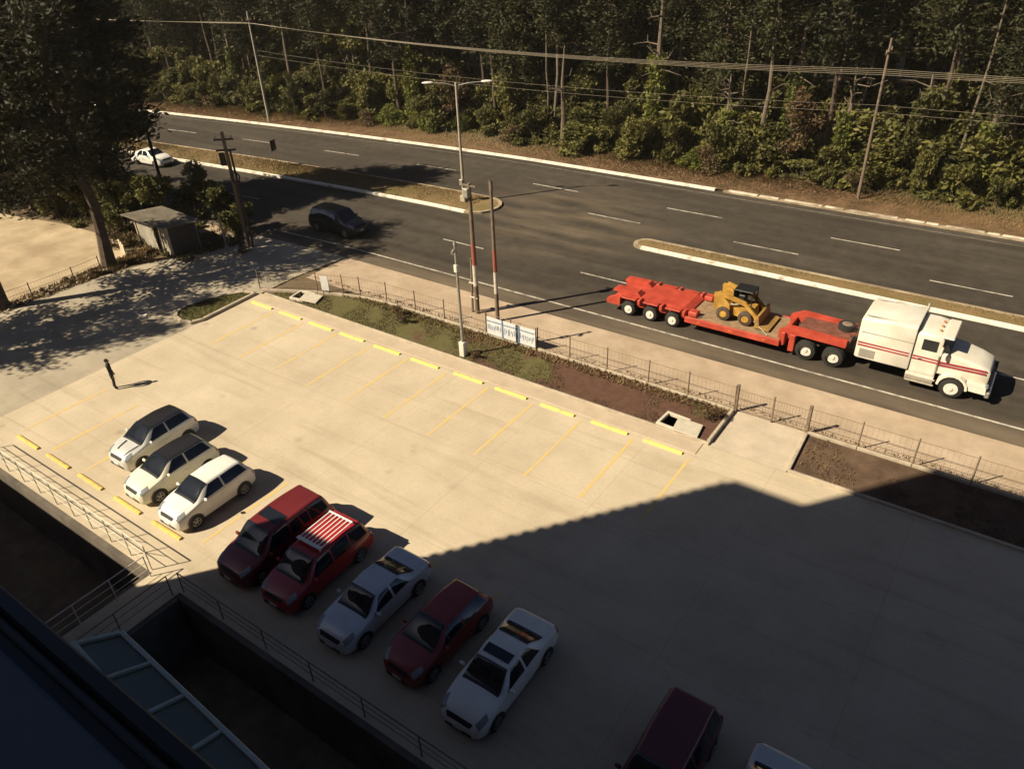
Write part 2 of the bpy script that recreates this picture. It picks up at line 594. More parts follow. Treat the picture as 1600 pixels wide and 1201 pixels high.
# ground: one wide sheet with two openings where the sunken yards lie
mb = MB()
xb = [-700, -64, -22.9, -21.2, 26, 700]
yb_ = [-700, -0.3, 8.32, 700]
for i in range(5):
    for j in range(3):
        if j == 1 and i in (1, 3):
            continue
        mb.add([(xb[i], yb_[j], -0.06), (xb[i + 1], yb_[j], -0.06), (xb[i + 1], yb_[j + 1], -0.06), (xb[i], yb_[j + 1], -0.06)], [(0, 1, 2, 3)])
struct(mb.build('ground', ground_m))
for k, (xa, xc) in enumerate(((-64, -22.9), (-21.2, 26))):
    mb = MB()
    mb.add([(xa, -0.3, -2.7), (xc, -0.3, -2.7), (xc, 8.32, -2.7), (xa, 8.32, -2.7)], [(0, 1, 2, 3)])
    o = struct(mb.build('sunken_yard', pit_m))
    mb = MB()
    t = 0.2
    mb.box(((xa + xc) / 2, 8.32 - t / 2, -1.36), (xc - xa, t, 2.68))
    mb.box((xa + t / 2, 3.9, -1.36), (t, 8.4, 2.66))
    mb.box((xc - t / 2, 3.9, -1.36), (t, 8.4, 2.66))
    mb.build('retaining_wall', mat('shade_dark_concrete', (0.12, 0.10, 0.08), 0.95, 0.35, 0.8, world=True), o)  # concrete colour darkened to deepen the shade in the yards
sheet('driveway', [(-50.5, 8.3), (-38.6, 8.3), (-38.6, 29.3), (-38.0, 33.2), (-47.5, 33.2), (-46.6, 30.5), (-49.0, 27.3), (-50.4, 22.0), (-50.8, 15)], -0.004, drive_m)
sheet('parking_lot', [(-38.6, 8.32), (40, 8.32), (40, 26.3), (-38.6, 26.3)], 0.0, concrete)
sheet('path', [(-22.9, -0.3), (-21.2, -0.3), (-21.2, 8.32), (-22.9, 8.32)], 0.002, concrete)
struct(MB().box((-22.05, 8.0, -1.4), (1.66, 0.5, 2.7)).build('path_footing', mat('shade_dark_concrete', (0.1, 0.09, 0.075))))  # shares the shade-darkened colour of the yard walls
struct(strip_mb(29.45, 33.4, -37.9, X1, -0.002).build('road_shoulder', shoulder_m))
struct(strip_mb(30.5, 33.4, X0, -47.4, -0.03).build('road_shoulder', shoulder_m))
struct(strip_mb(33.2, 58.2, X0, X1, 0.004).build('road', asphalt_m))
struct(strip_mb(58.35, 64.5, X0, X1, 0.09).build('verge', verge_m))
struct(strip_mb(64.3, 260, X0 - 150, X1 + 60, 0.05, 10).build('forest_floor', forest_floor_m))
mb = MB()
xs = [-74, -66, -60, -55, -51.0]
sheet('dirt_yard', [(-75, 15.0), (-51.2, 15.6), (-50.9, 21.0), (-51.6, 25.4), (-56, 27.0), (-63, 26.6), (-70, 25.2), (-75, 24.8)], -0.03, dirt_m)

# far kerb, medians
o = tag(strip_mb(58.02, 58.35, X0, -21.5, 0.16, h=0.2).build('far_kerb', white_kerb), 'long whitewashed kerb along the far side of the road before the forest', 'kerb')
o = tag(strip_mb(58.02, 58.33, -20.8, X1, 0.13, h=0.17).build('far_kerb', old_kerb), 'worn broken kerb on the far roadside, right of the whitewashed stretch', 'kerb')
mb = MB()
x = -20.4
while x < 40:
    L_ = rng.uniform(.7, 3.4)
    q = MB().box((x + L_ / 2, 58.18, 0.155), (L_, 0.33, rng.uniform(.08, .12)), 0.03, rng.uniform(-.01, .01)).build('kerb_stone', pale_kerb, o)
    x += L_ + rng.uniform(.06, .5)
def median(name, label, xa, xc, ya, yb, nose_left, m_near, m_far):
    o = empty(name, (0, 0, 0), 0, label, 'median')
    mb = strip_mb(ya + .28, yb - .25, xa, xc, 0.14)
    n = 8
    cxm, rm = (xc, 1) if not nose_left else (xa, -1)
    rad = (yb - ya) / 2 - .26
    ctr = ((ya + yb) / 2 + bend(cxm))
    vs = [(cxm, ctr, 0.142)] + [(cxm + rm * rad * math.cos(-math.pi / 2 + math.pi * i / n), ctr + rad * math.sin(-math.pi / 2 + math.pi * i / n), 0.142) for i in range(n + 1)]
    mb.add(vs, [(0, i + 1, i + 2) for i in range(n)])
    mb.build('turf', median_m, o)
    strip_mb(ya, ya + .3, xa, xc, 0.17, h=.2).build('near_kerb', m_near, o)
    strip_mb(yb - .25, yb, xa, xc, 0.165, h=.2).build('far_kerb', m_far, o)
    nm = MB()
    rad += .26
    for i in range(n):
        a0, a1 = [-math.pi / 2 + math.pi * q / n for q in (i, i + 1)]
        P = [(cxm + rm * r_ * math.cos(a), ctr + r_ * math.sin(a)) for r_, a in ((rad - .27, a0), (rad, a0), (rad, a1), (rad - .27, a1))]
        nm.prism(P, 0, 0.16)
    nm.build('nose_kerb', old_kerb, o)
    return o
median('grass_median', 'brown grassed median with white kerb left of the crossing gap', X0, -36.2, 44.1, 47.9, False, white_kerb, old_kerb)
median('narrow_median', 'narrow dusty median with white kerb beside the white truck', -21.2, X1, 44.4, 46.1, True, white_kerb, old_kerb)

# road markings
def dash(x, y, L, wd=0.13):
    return strip_mb(y - wd / 2, y + wd / 2, x, x + L, 0.0085)
mk = struct(strip_mb(34.55, 34.68, -46, X1, 0.0085).build('edge_line', paint_white))
struct(strip_mb(57.1, 57.2, X0, X1, 0.0085).build('edge_line', mat('worn_paint', (0.10, 0.085, 0.07), 0.9, scale=2.0, world=True, color2=(0.26, 0.22, 0.17))))
for x in (-93.5, -82.0, -70.7, -59.4, -48.0, -35.4, -23.1, -10.9, 1.4):
    struct(dash(x, 52.65, 4.4).build('lane_dash', paint_white))
for x in (-27.8, -16.3, -4.0, 8):
    struct(dash(x, 48.75, 4.4, .12).build('lane_dash', paint_white))
for x in (-80, -68.5, -57, -45.6, -34.2, -22.8, 0.5):
    struct(dash(x, 39.15, 3.6, .12).build('lane_dash', paint_white))

# stall lines
def line(x, ya, yb, wd=0.13):
    struct(sheet('stall_line', [(x - wd / 2, ya), (x + wd / 2, ya), (x + wd / 2, yb), (x - wd / 2, yb)], 0.0045, line_m))
for k in range(11):
    line(-35.8 + 2.67 * k, 20.3, 25.0)
for k in range(10):
    line(-36.45 + 2.76 * k, 10.3, 14.6)

# ------------------------------------------------------------------ planting strip, island, walkway
strip_poly = [(-38.0, 26.45), (-8.9, 26.45), (-8.9, 29.3), (-31.9, 29.25), (-33.7, 28.6), (-35.4, 28.0), (-37.6, 26.95)]
sheet('planting_bed', strip_poly, 0.03, soil_m)
sheet('planting_bed', [(-5.25, 26.45), (40, 26.45), (40, 29.3), (-5.45, 29.3)], 0.03, mat('dry_bed_soil', (0.07, 0.045, 0.03), 0.95, scale=0.8, world=True, color2=(0.13, 0.085, 0.055), bump=0.5, spec=0.2))
sheet('walkway', [(-8.75, 26.3), (-5.38, 26.3), (-5.5, 29.45), (-8.75, 29.45)], 0.006, mat('pale_walk', (0.46, 0.39, 0.30), 0.9, 0.12, 1.0, world=True, spec=0.25))
def kerb_run(name, label, pts, wd=0.15, h=0.16, m=kerb_m, z0=-0.03):
    mb = MB()
    for (xa, ya), (xc, yc) in zip(pts[:-1], pts[1:]):
        L = math.hypot(xc - xa, yc - ya)
        mb.box(((xa + xc) / 2, (ya + yc) / 2, z0 + h / 2), (L + wd * .5, wd, h), 0.02, math.atan2(yc - ya, xc - xa))
    return tag(mb.build(name, m), label, 'kerb')
kerb_run('bed_kerb', 'concrete kerb between the parking lot and the long planting strip', [(-38.2, 26.37), (-8.8, 26.37)], h=0.15)
kerb_run('bed_kerb', 'concrete kerb along the shaded planting bed at the right', [(-5.3, 26.37), (40, 26.37)], h=0.15)
kerb_run('bed_end_kerb', 'dark-edged low kerb closing the strip on the left of the walkway', [(-8.83, 26.48), (-8.83, 29.2)], h=0.24)
kerb_run('bed_end_kerb', 'low kerb on the right side of the pale walkway', [(-5.32, 26.48), (-5.45, 29.2)], h=0.2)
isl = [(-38.75, 26.0), (-39.5, 25.72), (-40.2, 24.9), (-40.75, 23.7), (-41.0, 22.6), (-40.85, 21.8), (-40.3, 21.35), (-39.5, 21.2), (-38.85, 21.4), (-38.6, 22.0)]
sheet('island_turf', isl, 0.09, mat('island_turf', (0.085, 0.095, 0.03), 0.95, scale=1.2, world=True, color2=(0.15, 0.14, 0.05), bump=0.5, spec=0.2))
kerb_run('island_kerb', 'curved concrete kerb around the small grass island by the driveway', isl + [isl[0]], 0.2, 0.2)
mb = MB()
mb.box((-23.7, 25.86, 0.012), (29.4, 0.86, 0.04), 0.01)
struct(mb.build('sidewalk', mat('sidewalk_concrete', (0.44, 0.36, 0.265), 0.9, 0.1, 0.9, world=True, spec=0.25)))

# ------------------------------------------------------------------ wheel stops
def stop_mesh():
    prof = [(-0.085, 0), (0.085, 0), (0.07, 0.06), (0.045, 0.085), (-0.045, 0.085), (-0.07, 0.06)]
    return MB().extr(prof, 'x', -0.92, 0.92)
ord_ = ['first', 'second', 'third', 'fourth', 'fifth', 'sixth', 'seventh', 'eighth', 'ninth', 'tenth', 'eleventh']
ups = [-37.1, -34.5, -31.9, -29.4, -26.7, -24.0, -21.15, -18.5, -15.8, -13.05, -10.4]
src = stop_mesh().build('wheel_stop', yellow_m)
low_me = src.data.copy()
low_me.materials[0] = amber_m
for i, x in enumerate(ups):
    o = src if i == 0 else src.copy()
    if i:
        col.objects.link(o)
    o.location = (x, 25.15 + rng.uniform(-.03, .03), 0.0)
    o.rotation_euler = (0, 0, rng.uniform(-.012, .012))
    tag(o, f'yellow wheel stop beside the planting strip, {ord_[i]} from the grass island', 'wheel stop', 'yellow wheel stops along the planting strip')
lab = ['leftmost amber wheel stop in the near row by the railing', 'amber wheel stop in the near row, second from the left, left of the silver car', 'amber wheel stop ahead of the silver car with black roof',
       'amber wheel stop under the nose of the cream car with dark roof', 'amber wheel stop under the bumper of the white hatchback']
for i, x in enumerate([-35.25, -32.6, -29.95, -27.15, -24.45]):
    o = bpy.data.objects.new('wheel_stop', low_me)
    col.objects.link(o)
    o.location = (x, 9.98, 0.0)
    o.rotation_euler = (0, 0, rng.uniform(-.012, .012))
    tag(o, lab[i], 'wheel stop', 'amber wheel stops in the near row')

# ------------------------------------------------------------------ our own building behind the camera (casts the big shadow)
wall_m = mat('building_plaster', (0.22, 0.20, 0.18), 0.9, 0.1, 0.6, world=True)
frame_m = mat('pale_green_frame', (0.42, 0.48, 0.42), 0.5, 0.1, 5)
b = empty('office_building', (0, -0.3, 0), 0, 'office building with ledge and sash seen at the lower left corner', 'building')
mb = MB()
mb.box((10, -9.0, 12.35), (72.4, 18.0, 30.7))            # main block to 27.7
mb.build('main_block', wall_m, b)
MB().box((-27.55, -6, 6.2), (2.68, 12, 18.4)).build('side_block', wall_m, b)     # to 15.4
MB().box((-49.5, -5, 2.95), (41.2, 10, 11.9)).build('shading_wing', wall_m, b)        # to 8.9, unseen wing added to shade the left yard
MB().box((12, -7.02, 30.8), (71.0, 14, 5.8)).build('roof_storey', wall_m, b)        # to 33.5
MB().box((10, -8.95, 27.8), (72.5, 18.0, 0.19), .02).build('parapet_coping', wall_m, b)
for k in range(26):
    MB().box((-26.2 - 0.11, -0.2, 14.2 + 0.53 * k), (0.22, 0.4, 0.26), .01).build('corner_block', wall_m, b)
for zf in (1.4, 4.9, 8.4, 11.9, 15.4, 22.4, 25.9 - .4):
    for xf in range(-25, 40, 4):
        if abs(zf - 8.4) < 1 and -14 < xf < -6:
            continue
        wdw = MB().box((xf + 1, 0.03, zf), (2.8, 0.08, 1.5)).build('window', black_m, b)
        MB().box((xf + 1, 0.075, zf), (2.6, 0.02, 1.3)).build('pane', glass_m, wdw)
sill_m = mat('sill_paint', (0.10, 0.115, 0.13), 0.6, 0.08, 3)
lz = 19.5
MB().box((-1, 0.235, lz - .06), (14, 0.47, 0.12), .006).build('window_sill', sill_m, b)
MB().box((-1, 0.481, lz - .075), (14, 0.022, 0.11)).build('drip_groove', black_m, b)
MB().box((-1, 0.500, lz - .065), (14, 0.016, 0.11), .004).build('sill_edge', sill_m, b)
MB().box((-1, 0.5225, lz - .055), (14, 0.029, 0.13), .004).build('window_track', black_m, b)
# open sash of the storey below, hanging out over the yard
can = empty('glazed_canopy', (0, 0, 0), 0, 'pale green framed glazed canopy jutting out below the window, lower left', 'canopy')
cz = 9.0
A, B, C, D = [(-12.5, 2.75), (-11.95, 3.43), (-6.4, 3.1), (-6.4, 2.2)]
def seg(p, q, wd, h, z=cz):
    L = math.hypot(q[0] - p[0], q[1] - p[1])
    return MB().box(((p[0] + q[0]) / 2, (p[1] + q[1]) / 2, z), (L, wd, h), .01, math.atan2(q[1] - p[1], q[0] - p[0]))
seg(B, C, .09, .12).build('front_beam', frame_m, can)
seg(A, D, .16, .12).build('back_beam', frame_m, can)
seg(A, B, .09, .118).build('end_beam', frame_m, can)
for k in range(5):
    t0 = k / 5
    p = (A[0] + (D[0] - A[0]) * t0, A[1] + (D[1] - A[1]) * t0)
    q = (B[0] + (C[0] - B[0]) * t0, B[1] + (C[1] - B[1]) * t0)
    t1 = (k + 1) / 5
    p2 = (A[0] + (D[0] - A[0]) * t1, A[1] + (D[1] - A[1]) * t1)
    q2 = (B[0] + (C[0] - B[0]) * t1, B[1] + (C[1] - B[1]) * t1)
    if k:
        seg(p, q, .07, .11).build('glazing_bar', frame_m, can)
    MB().prism([p, p2, q2, q], cz - .02, cz - .005).build('pane', glass_mat('canopy_glass', (0.10, 0.12, 0.09), 0.25) if 'canopy_glass' not in MATS else MATS['canopy_glass'], can)
MB().prism([(-12.5, 2.7), (-6.4, 2.12), (-6.4, 1.5), (-12.9, 2.2)], cz - .12, cz - .03).build('back_panel', mat('teal_panel', (0.09, 0.135, 0.13), 0.4, 0.1, 3), can)
for x in (-12.2, -9.3, -6.5):
    seg((x, -.28), (x, 2.6 - (x + 12.5) * .09), .08, .1, cz - .2).build('bracket', frame_m, can)

# ------------------------------------------------------------------ railings round the sunken yards
def railing(name, label, pts, h=1.2, step=1.35, m=rail_m, zig=False):
    o = empty(name, (0, 0, 0), 0, label, 'railing')
    for (xa, ya), (xc, yc) in zip(pts[:-1], pts[1:]):
        L = math.hypot(xc - xa, yc - ya)
        n = max(1, round(L / step))
        P = [(xa + (xc - xa) * i / n, ya + (yc - ya) * i / n) for i in range(n + 1)]
        for p in P:
            MB().cyl((*p, 0), (*p, h), .024, n=6).build('post', m, o)
        for z in (h, h * .68, h * .36):
            MB().cyl((xa, ya, z), (xc, yc, z), .024 if z == h else .014, n=6).build('rail', m, o)
        if zig:
            for p, q in zip(P[:-1], P[1:]):
                mid = ((p[0] + q[0]) / 2, (p[1] + q[1]) / 2)
                MB().cyl((*p, h * .36), (*mid, h * .68), .013, n=5).build('brace', m, o)
    return o
railing('yard_railing', 'cream metal railing along the edge of the left sunken yard', [(-36.5, 8.42), (-23.05, 8.42)], zig=True)
railing('yard_railing', 'thin metal railing on the left side of the shaded path', [(-22.8, 8.2), (-22.8, 0.2)], 1.0)
railing('yard_railing', 'dark railing along the shaded right yard behind the parked cars', [(-21.1, 8.42), (8, 8.42)], 0.95, 2.2, rust_m)
railing('yard_railing', 'dark railing on the right side of the shaded path', [(-21.3, 8.1), (-21.3, 0.2)], 0.95, 2.2, rust_m)

# ------------------------------------------------------------------ cars
def pchip(x, y, q):
    x, y = np.asarray(x, float), np.asarray(y, float)
    h = np.diff(x)
    d = np.diff(y) / h
    m = np.zeros_like(y)
    m[0], m[-1] = d[0], d[-1]
    for i in range(1, len(y) - 1):
        if d[i - 1] * d[i] > 0:
            w1, w2 = 2 * h[i] + h[i - 1], h[i] + 2 * h[i - 1]
            m[i] = (w1 + w2) / (w1 / d[i - 1] + w2 / d[i])
    q = np.clip(q, x[0], x[-1])
    i = np.clip(np.searchsorted(x, q, 'right') - 1, 0, len(h) - 1)
    t = (q - x[i]) / h[i]
    return ((1 + 2 * t) * (1 - t) ** 2 * y[i] + t * (1 - t) ** 2 * h[i] * m[i] + t * t * (3 - 2 * t) * y[i + 1] + t * t * (t - 1) * h[i] * m[i + 1])

# stations: y/L, half width factor, floor z, belt z/H, top half width factor, top-edge z/H, centre z/H
PROFILES = {
    'hatch': dict(st=[(0, .58, .26, .37, .42, .41, .42), (.03, .82, .20, .45, .62, .50, .52), (.12, .96, .18, .55, .72, .60, .635), (.255, 1, .18, .62, .80, .67, .71),
                      (.455, 1, .18, .645, .645, .935, .985), (.65, 1, .18, .66, .665, .955, 1.0), (.865, .97, .18, .675, .60, .92, .96), (.945, .92, .2, .665, .68, .70, .715), (.985, .86, .22, .5, .66, .54, .55), (1, .76, .28, .42, .5, .46, .47)],
                  cowl=.255, rf=.455, rr=.865, bl=.945, bp=.60),
    'van': dict(st=[(0, .60, .28, .36, .44, .40, .41), (.03, .83, .22, .44, .64, .48, .50), (.11, .96, .2, .52, .73, .565, .60), (.21, 1, .2, .585, .80, .625, .665),
                    (.385, 1, .2, .60, .72, .955, .985), (.65, 1, .2, .61, .74, .985, 1.0), (.90, .99, .2, .61, .71, .955, .975), (.965, .97, .22, .60, .78, .64, .65), (.99, .94, .24, .46, .76, .5, .51), (1, .88, .3, .4, .6, .44, .45)],
                cowl=.21, rf=.385, rr=.90, bl=.965, bp=.53),
    'sedan': dict(st=[(0, .60, .27, .36, .46, .41, .42), (.025, .83, .20, .45, .66, .50, .515), (.10, .96, .18, .55, .74, .60, .635), (.27, 1, .18, .63, .80, .67, .71),
                      (.42, 1, .18, .655, .68, .95, .985), (.53, 1, .18, .66, .69, .975, 1.0), (.645, .99, .18, .665, .66, .955, .975), (.83, .98, .18, .67, .78, .715, .735), (.95, .95, .2, .66, .74, .70, .71), (.985, .91, .22, .55, .72, .62, .63), (1, .84, .28, .42, .6, .46, .47)],
                  cowl=.27, rf=.42, rr=.645, bl=.83, bp=.54),
}
class Car:
    def __init__(self, kind, L, W, H):
        pr = PROFILES[kind]
        self.p, self.L, self.W, self.H = pr, L, W, H
        st = np.array(pr['st'])
        self.y = st[:, 0] * L
        hw = W / 2
        w_, z0, zb, wt, zt, zc = st[:, 1] * hw, st[:, 2], st[:, 3] * H, st[:, 4] * hw, st[:, 5] * H, st[:, 6] * H
        X = [w_ * .90, w_ * .975, w_, w_ * .965, wt, wt * .6, wt * 0]
        Z = [z0, z0 + .12, z0 + (zb - z0) * .55, zb, zt, zt + (zc - zt) * .75, zc]
        X += [-X[5], -X[4], -X[3], -X[2], -X[1], -X[0]]
        Z += [Z[5], Z[4], Z[3], Z[2], Z[1], Z[0]]
        self.X, self.Z = np.array(X), np.array(Z)     # 13 x stations
    def grid(self, ys, ts):
        """ys, ts arrays of equal shape -> points"""
        ys, ts = np.asarray(ys, float), np.asarray(ts, float)
        sh = ys.shape
        yf, tf = ys.ravel(), ts.ravel()
        xr = np.array([pchip(self.y, self.X[k], yf) for k in range(13)])
        zr = np.array([pchip(self.y, self.Z[k], yf) for k in range(13)])
        k = np.clip(np.floor(tf).astype(int), 0, 11)
        a = tf - k
        idx = np.arange(len(yf))
        def cr(q):
            p0, p1, p2, p3 = q[np.maximum(k - 1, 0), idx], q[k, idx], q[k + 1, idx], q[np.minimum(k + 2, 12), idx]
            m1, m2 = .36 * (p2 - p0), .36 * (p3 - p1)
            return (2 * a ** 3 - 3 * a ** 2 + 1) * p1 + (a ** 3 - 2 * a ** 2 + a) * m1 + (-2 * a ** 3 + 3 * a ** 2) * p2 + (a ** 3 - a ** 2) * m2
        x, z = cr(xr), cr(zr)
        return np.stack([x, yf, z], -1).reshape(*sh, 3)
    def patch(self, c00, c10, c11, c01, off=.007, nu=7, nv=7):
        """corners in (y fraction, t)"""
        us, vl = np.linspace(0, 1, nu), np.linspace(0, 1, nv)
        t0, t1 = (c00[1] + c10[1]) / 2, (c01[1] + c11[1]) / 2
        ks = [(k / 4 - t0) / (t1 - t0) for k in range(1, 48) if abs(t1 - t0) > 1e-6]
        vl = np.array(sorted(set(vl.tolist() + [q for q in ks if .01 < q < .99])))
        nv = len(vl)
        y0_, y1_ = min(c00[0], c01[0]), max(c10[0], c11[0])
        us = np.array(sorted(set(us.tolist() + [q for q in ((st_ / self.L - y0_) / (y1_ - y0_) for st_ in self.y) if .01 < q < .99])))
        nu = len(us)
        u, v = np.meshgrid(us, vl, indexing='ij')
        def bil(i):
            return c00[i] * (1 - u) * (1 - v) + c10[i] * u * (1 - v) + c11[i] * u * v + c01[i] * (1 - u) * v
        ys, ts = bil(0) * self.L, bil(1)
        p = self.grid(ys, ts)
        e = 1e-3
        ts2 = np.clip(ts, .01, 11.99)
        dy = self.grid(ys + e, ts2) - self.grid(ys - e, ts2)
        dt = self.grid(ys, ts2 + e) - self.grid(ys, ts2 - e)
        n = np.cross(dy, dt)
        ln = np.linalg.norm(n, axis=-1, keepdims=True)
        n = n / np.maximum(ln, 1e-12)
        ctr = np.array([0, self.L / 2, self.H * .4])
        sg = np.sign((n * (p - ctr)).sum(-1, keepdims=True))
        p = p + n * sg * off
        vs = p.reshape(-1, 3).tolist()
        fs = [(i * nv + j, (i + 1) * nv + j, (i + 1) * nv + j + 1, i * nv + j + 1) for i in range(nu - 1) for j in range(nv - 1)]
        return MB().add(vs, fs)

def wheel(parent, x, y, r, wd, rim, name='wheel', dish=0.0):
    s = 1 if x > 0 else -1
    prof = [(0, r * .62), (wd * .12, r * .93), (wd * .3, r), (wd * .7, r), (wd * .88, r * .93), (wd, r * .62)]
    n = 18
    mb = MB()
    vs, fs = [], []
    for a, q in prof:
        for i in range(n):
            t = 2 * math.pi * i / n
            vs.append((x - s * wd + s * a, y + q * math.cos(t), r + q * math.sin(t)))
    for k in range(len(prof) - 1):
        for i in range(n):
            j = (i + 1) % n
            fs.append((k * n + i, k * n + j, (k + 1) * n + j, (k + 1) * n + i))
    mb.add(vs, fs)
    mb.cyl((x - s * wd * .8, y, r), (x - s * (.05 + dish), y, r), r * .63, r * .63, 16)
    tyre = mb.build(name, tyre_m, parent, True)
    rm = MB()
    xo = x - s * (0.01 + dish)
    ring = [(xo, y + r * .6 * math.cos(t), r + r * .6 * math.sin(t)) for t in np.linspace(0, 2 * math.pi, 17)]
    rm.tube(ring, .022, 5)
    rm.cyl((xo - s * .04, y, r), (xo + s * .01, y, r), r * .17, r * .14, 8)
    for i in range(5):
        t = 2 * math.pi * i / 5
        rm.box((xo - s * .004, y + r * .36 * math.cos(t), r + r * .36 * math.sin(t)), (.025, .055, r * .52), 0, m=Matrix.Rotation(t - math.pi / 2, 3, 'X'))
    rm.build('rim', rim, tyre, True)
    return tyre

def paint(name, color, rough=0.35, metal=0.0):
    return mat(name, color, rough, 0.06, 1.5, metal=metal, coat=0.35)

def make_car(name, label, loc, rz, kind, L, W, H, pm, roof_m=None, sunroof=False, wheel_r=.31, rim=None, group='cars in the parking lot', rack=None, stripe=False, cat='car', cladding=False):
    c = Car(kind, L, W, H)
    p = c.p
    o = empty(name, loc, rz, label, cat, group)
    # body shell
    ys = sorted(set(np.linspace(0, L, 110).tolist() + c.y.tolist()))
    tt = np.arange(0, 6.01, .25)
    tt = np.concatenate([tt, 12 - tt[-2::-1]])
    YY, TT = np.meshgrid(ys, tt, indexing='ij')
    g = c.grid(YY, TT)
    nu, nv = g.shape[:2]
    fs = [(i * nv + j, i * nv + j + 1, (i + 1) * nv + j + 1, (i + 1) * nv + j) for i in range(nu - 1) for j in range(nv - 1)]
    fs += [tuple(range(nv - 1, -1, -1)), tuple((nu - 1) * nv + j for j in range(nv))]
    fs += [(i * nv, (i + 1) * nv, (i + 1) * nv + nv - 1, i * nv + nv - 1) for i in range(nu - 1)]
    MB().add(g.reshape(-1, 3).tolist(), fs).build('body', pm, o, True)
    cw, rf, rr, bl, bp = p['cowl'], p['rf'], p['rr'], p['bl'], p['bp']
    c.patch((.05, 4.1), (cw - .012, 4.1), (cw - .012, 7.9), (.05, 7.9), .006, 10, 9).build('hood', pm, o, True)
    c.patch((cw + .008, 4.14), (rf - .008, 4.14), (rf - .008, 7.86), (cw + .008, 7.86), .020, 15, 9).build('windshield', glass_m, o, True)
    c.patch((rr + .012, 4.15), (bl - .008, 4.12), (bl - .008, 7.88), (rr + .012, 7.85), .010, 9, 9).build('rear_window', glass_m, o, True)
    if roof_m:
        c.patch((rf - .006, 4.0), (rr + .006, 4.0), (rr + .006, 8.0), (rf - .006, 8.0), .007, 12, 11).build('roof_panel', roof_m, o, True)
    if sunroof:
        a = rf + (rr - rf) * (.12 if kind != 'van' else .14)
        e = rf + (rr - rf) * (.48 if kind != 'van' else .36)
        c.patch((a, 4.5), (e, 4.5), (e, 7.5), (a, 7.5), .014, 7, 7).build('sunroof', glass_m, o, True)
    for sd in (0, 1):
        T = (lambda t: t) if sd == 0 else (lambda t: 12 - t)
        lo, hi = 3.12, 3.9
        a_lo, a_hi = cw + (rf - cw) * .35, rf + .012
        q = c.patch((a_lo, T(lo)), (bp - .01, T(lo)), (bp - .01, T(hi)), (a_hi, T(hi)), .008)
        q.build('side_window', glass_m, o, True)
        e_lo, e_hi = bl - (bl - rr) * .55, rr - .01
        if kind == 'van':
            mid = (bp + rr) / 2 + .02
            c.patch((bp + .012, T(lo)), (mid - .008, T(lo)), (mid - .008, T(hi)), (bp + .012, T(hi)), .008).build('side_window', glass_m, o, True)
            c.patch((mid + .008, T(lo)), (e_lo, T(lo)), (e_hi, T(hi)), (mid + .008, T(hi)), .008).build('side_window', glass_m, o, True)
        else:
            c.patch((bp + .012, T(lo)), (e_lo, T(lo)), (e_hi, T(hi)), (bp + .012, T(hi)), .008).build('side_window', glass_m, o, True)
        for (d0, d1) in ((cw + .03, bp - .004), (bp + .004, min(rr, .80))):
            d_ = c.patch((d0, T(.6)), (d1, T(.6)), (d1, T(2.98)), (d0, T(2.98)), .005)
            dd = d_.build('door', pm, o, True)
            hp = c.grid(np.array([(d1 - .03) * L]), np.array([T(2.45)]))[0]
            MB().box((hp[0] * 1.008, hp[1] - .05, hp[2]), (.03, .15, .03), .008).build('handle', pm, dd)
        c.patch((.022, T(3.0)), (.105, T(3.05)), (.13, T(3.95)), (.035, T(4.3)), .009).build('headlight', light_m, o, True)
        c.patch((.955, T(2.4)), (.992, T(2.4)), (.992, T(3.7)), (.955, T(3.6)), .009).build('taillight', tail_m, o, True)
        c.patch((.27, T(.05)), (.73, T(.05)), (.73, T(.75)), (.27, T(.75)), .008).build('sill_trim', black_m, o, True)
        sx = 1 if sd == 0 else -1
        mp = c.grid(np.array([(cw + .5 * (rf - cw)) * L]), np.array([T(3.1)]))[0]
        MB().box((mp[0] + sx * .11, mp[1] - .02, mp[2] + .06), (.20, .11, .13), .04).build('mirror', pm, o, True)
        for yy in (.19 * L if L < 4.3 else .18 * L, .80 * L):
            xw = W / 2 + .004
            r_ = wheel_r * 1.17
            n = 16
            vs = [(sx * (xw + .002), yy, wheel_r)] + [(sx * (xw + .002), yy + r_ * math.cos(2 * math.pi * i / n), max(.16, wheel_r + r_ * math.sin(2 * math.pi * i / n))) for i in range(n)]
            MB().add(vs, [(0, i + 1, (i + 1) % n + 1) for i in range(n)]).build('wheel_arch', black_m, o)
            wheel(o, sx * (xw + .02), yy, wheel_r, .2, rim or rim_m)
    c.patch((cw - .014, 4.15), (cw + .010, 4.12), (cw + .010, 7.88), (cw - .014, 7.85), .009, 3, 7).build('cowl', black_m, o, True)
    MB().box((0, -.002, H * .225), (W * .56, .03, H * .075), .01).build('air_intake', black_m, o)
    c.patch((.006, 4.3), (.03, 4.5), (.03, 7.5), (.006, 7.7), .009, 3, 7).build('grille', black_m, o, True)
    MB().box((0, -.018, H * .29), (.34, .02, .11), .005).build('number_plate', plate_m, o)
    MB().box((0, L + .012, H * .36), (.34, .02, .12), .005).build('number_plate', plate_m, o)
    if stripe:
        c.patch((.09, 6.35), (cw - .03, 6.35), (cw - .03, 6.6), (.09, 6.6), .011).build('hood_stripe', black_m, o)
        c.patch((.055, 4.5), (cw - .02, 4.25), (cw - .02, 4.5), (.055, 4.75), .011).build('hood_stripe', black_m, o)
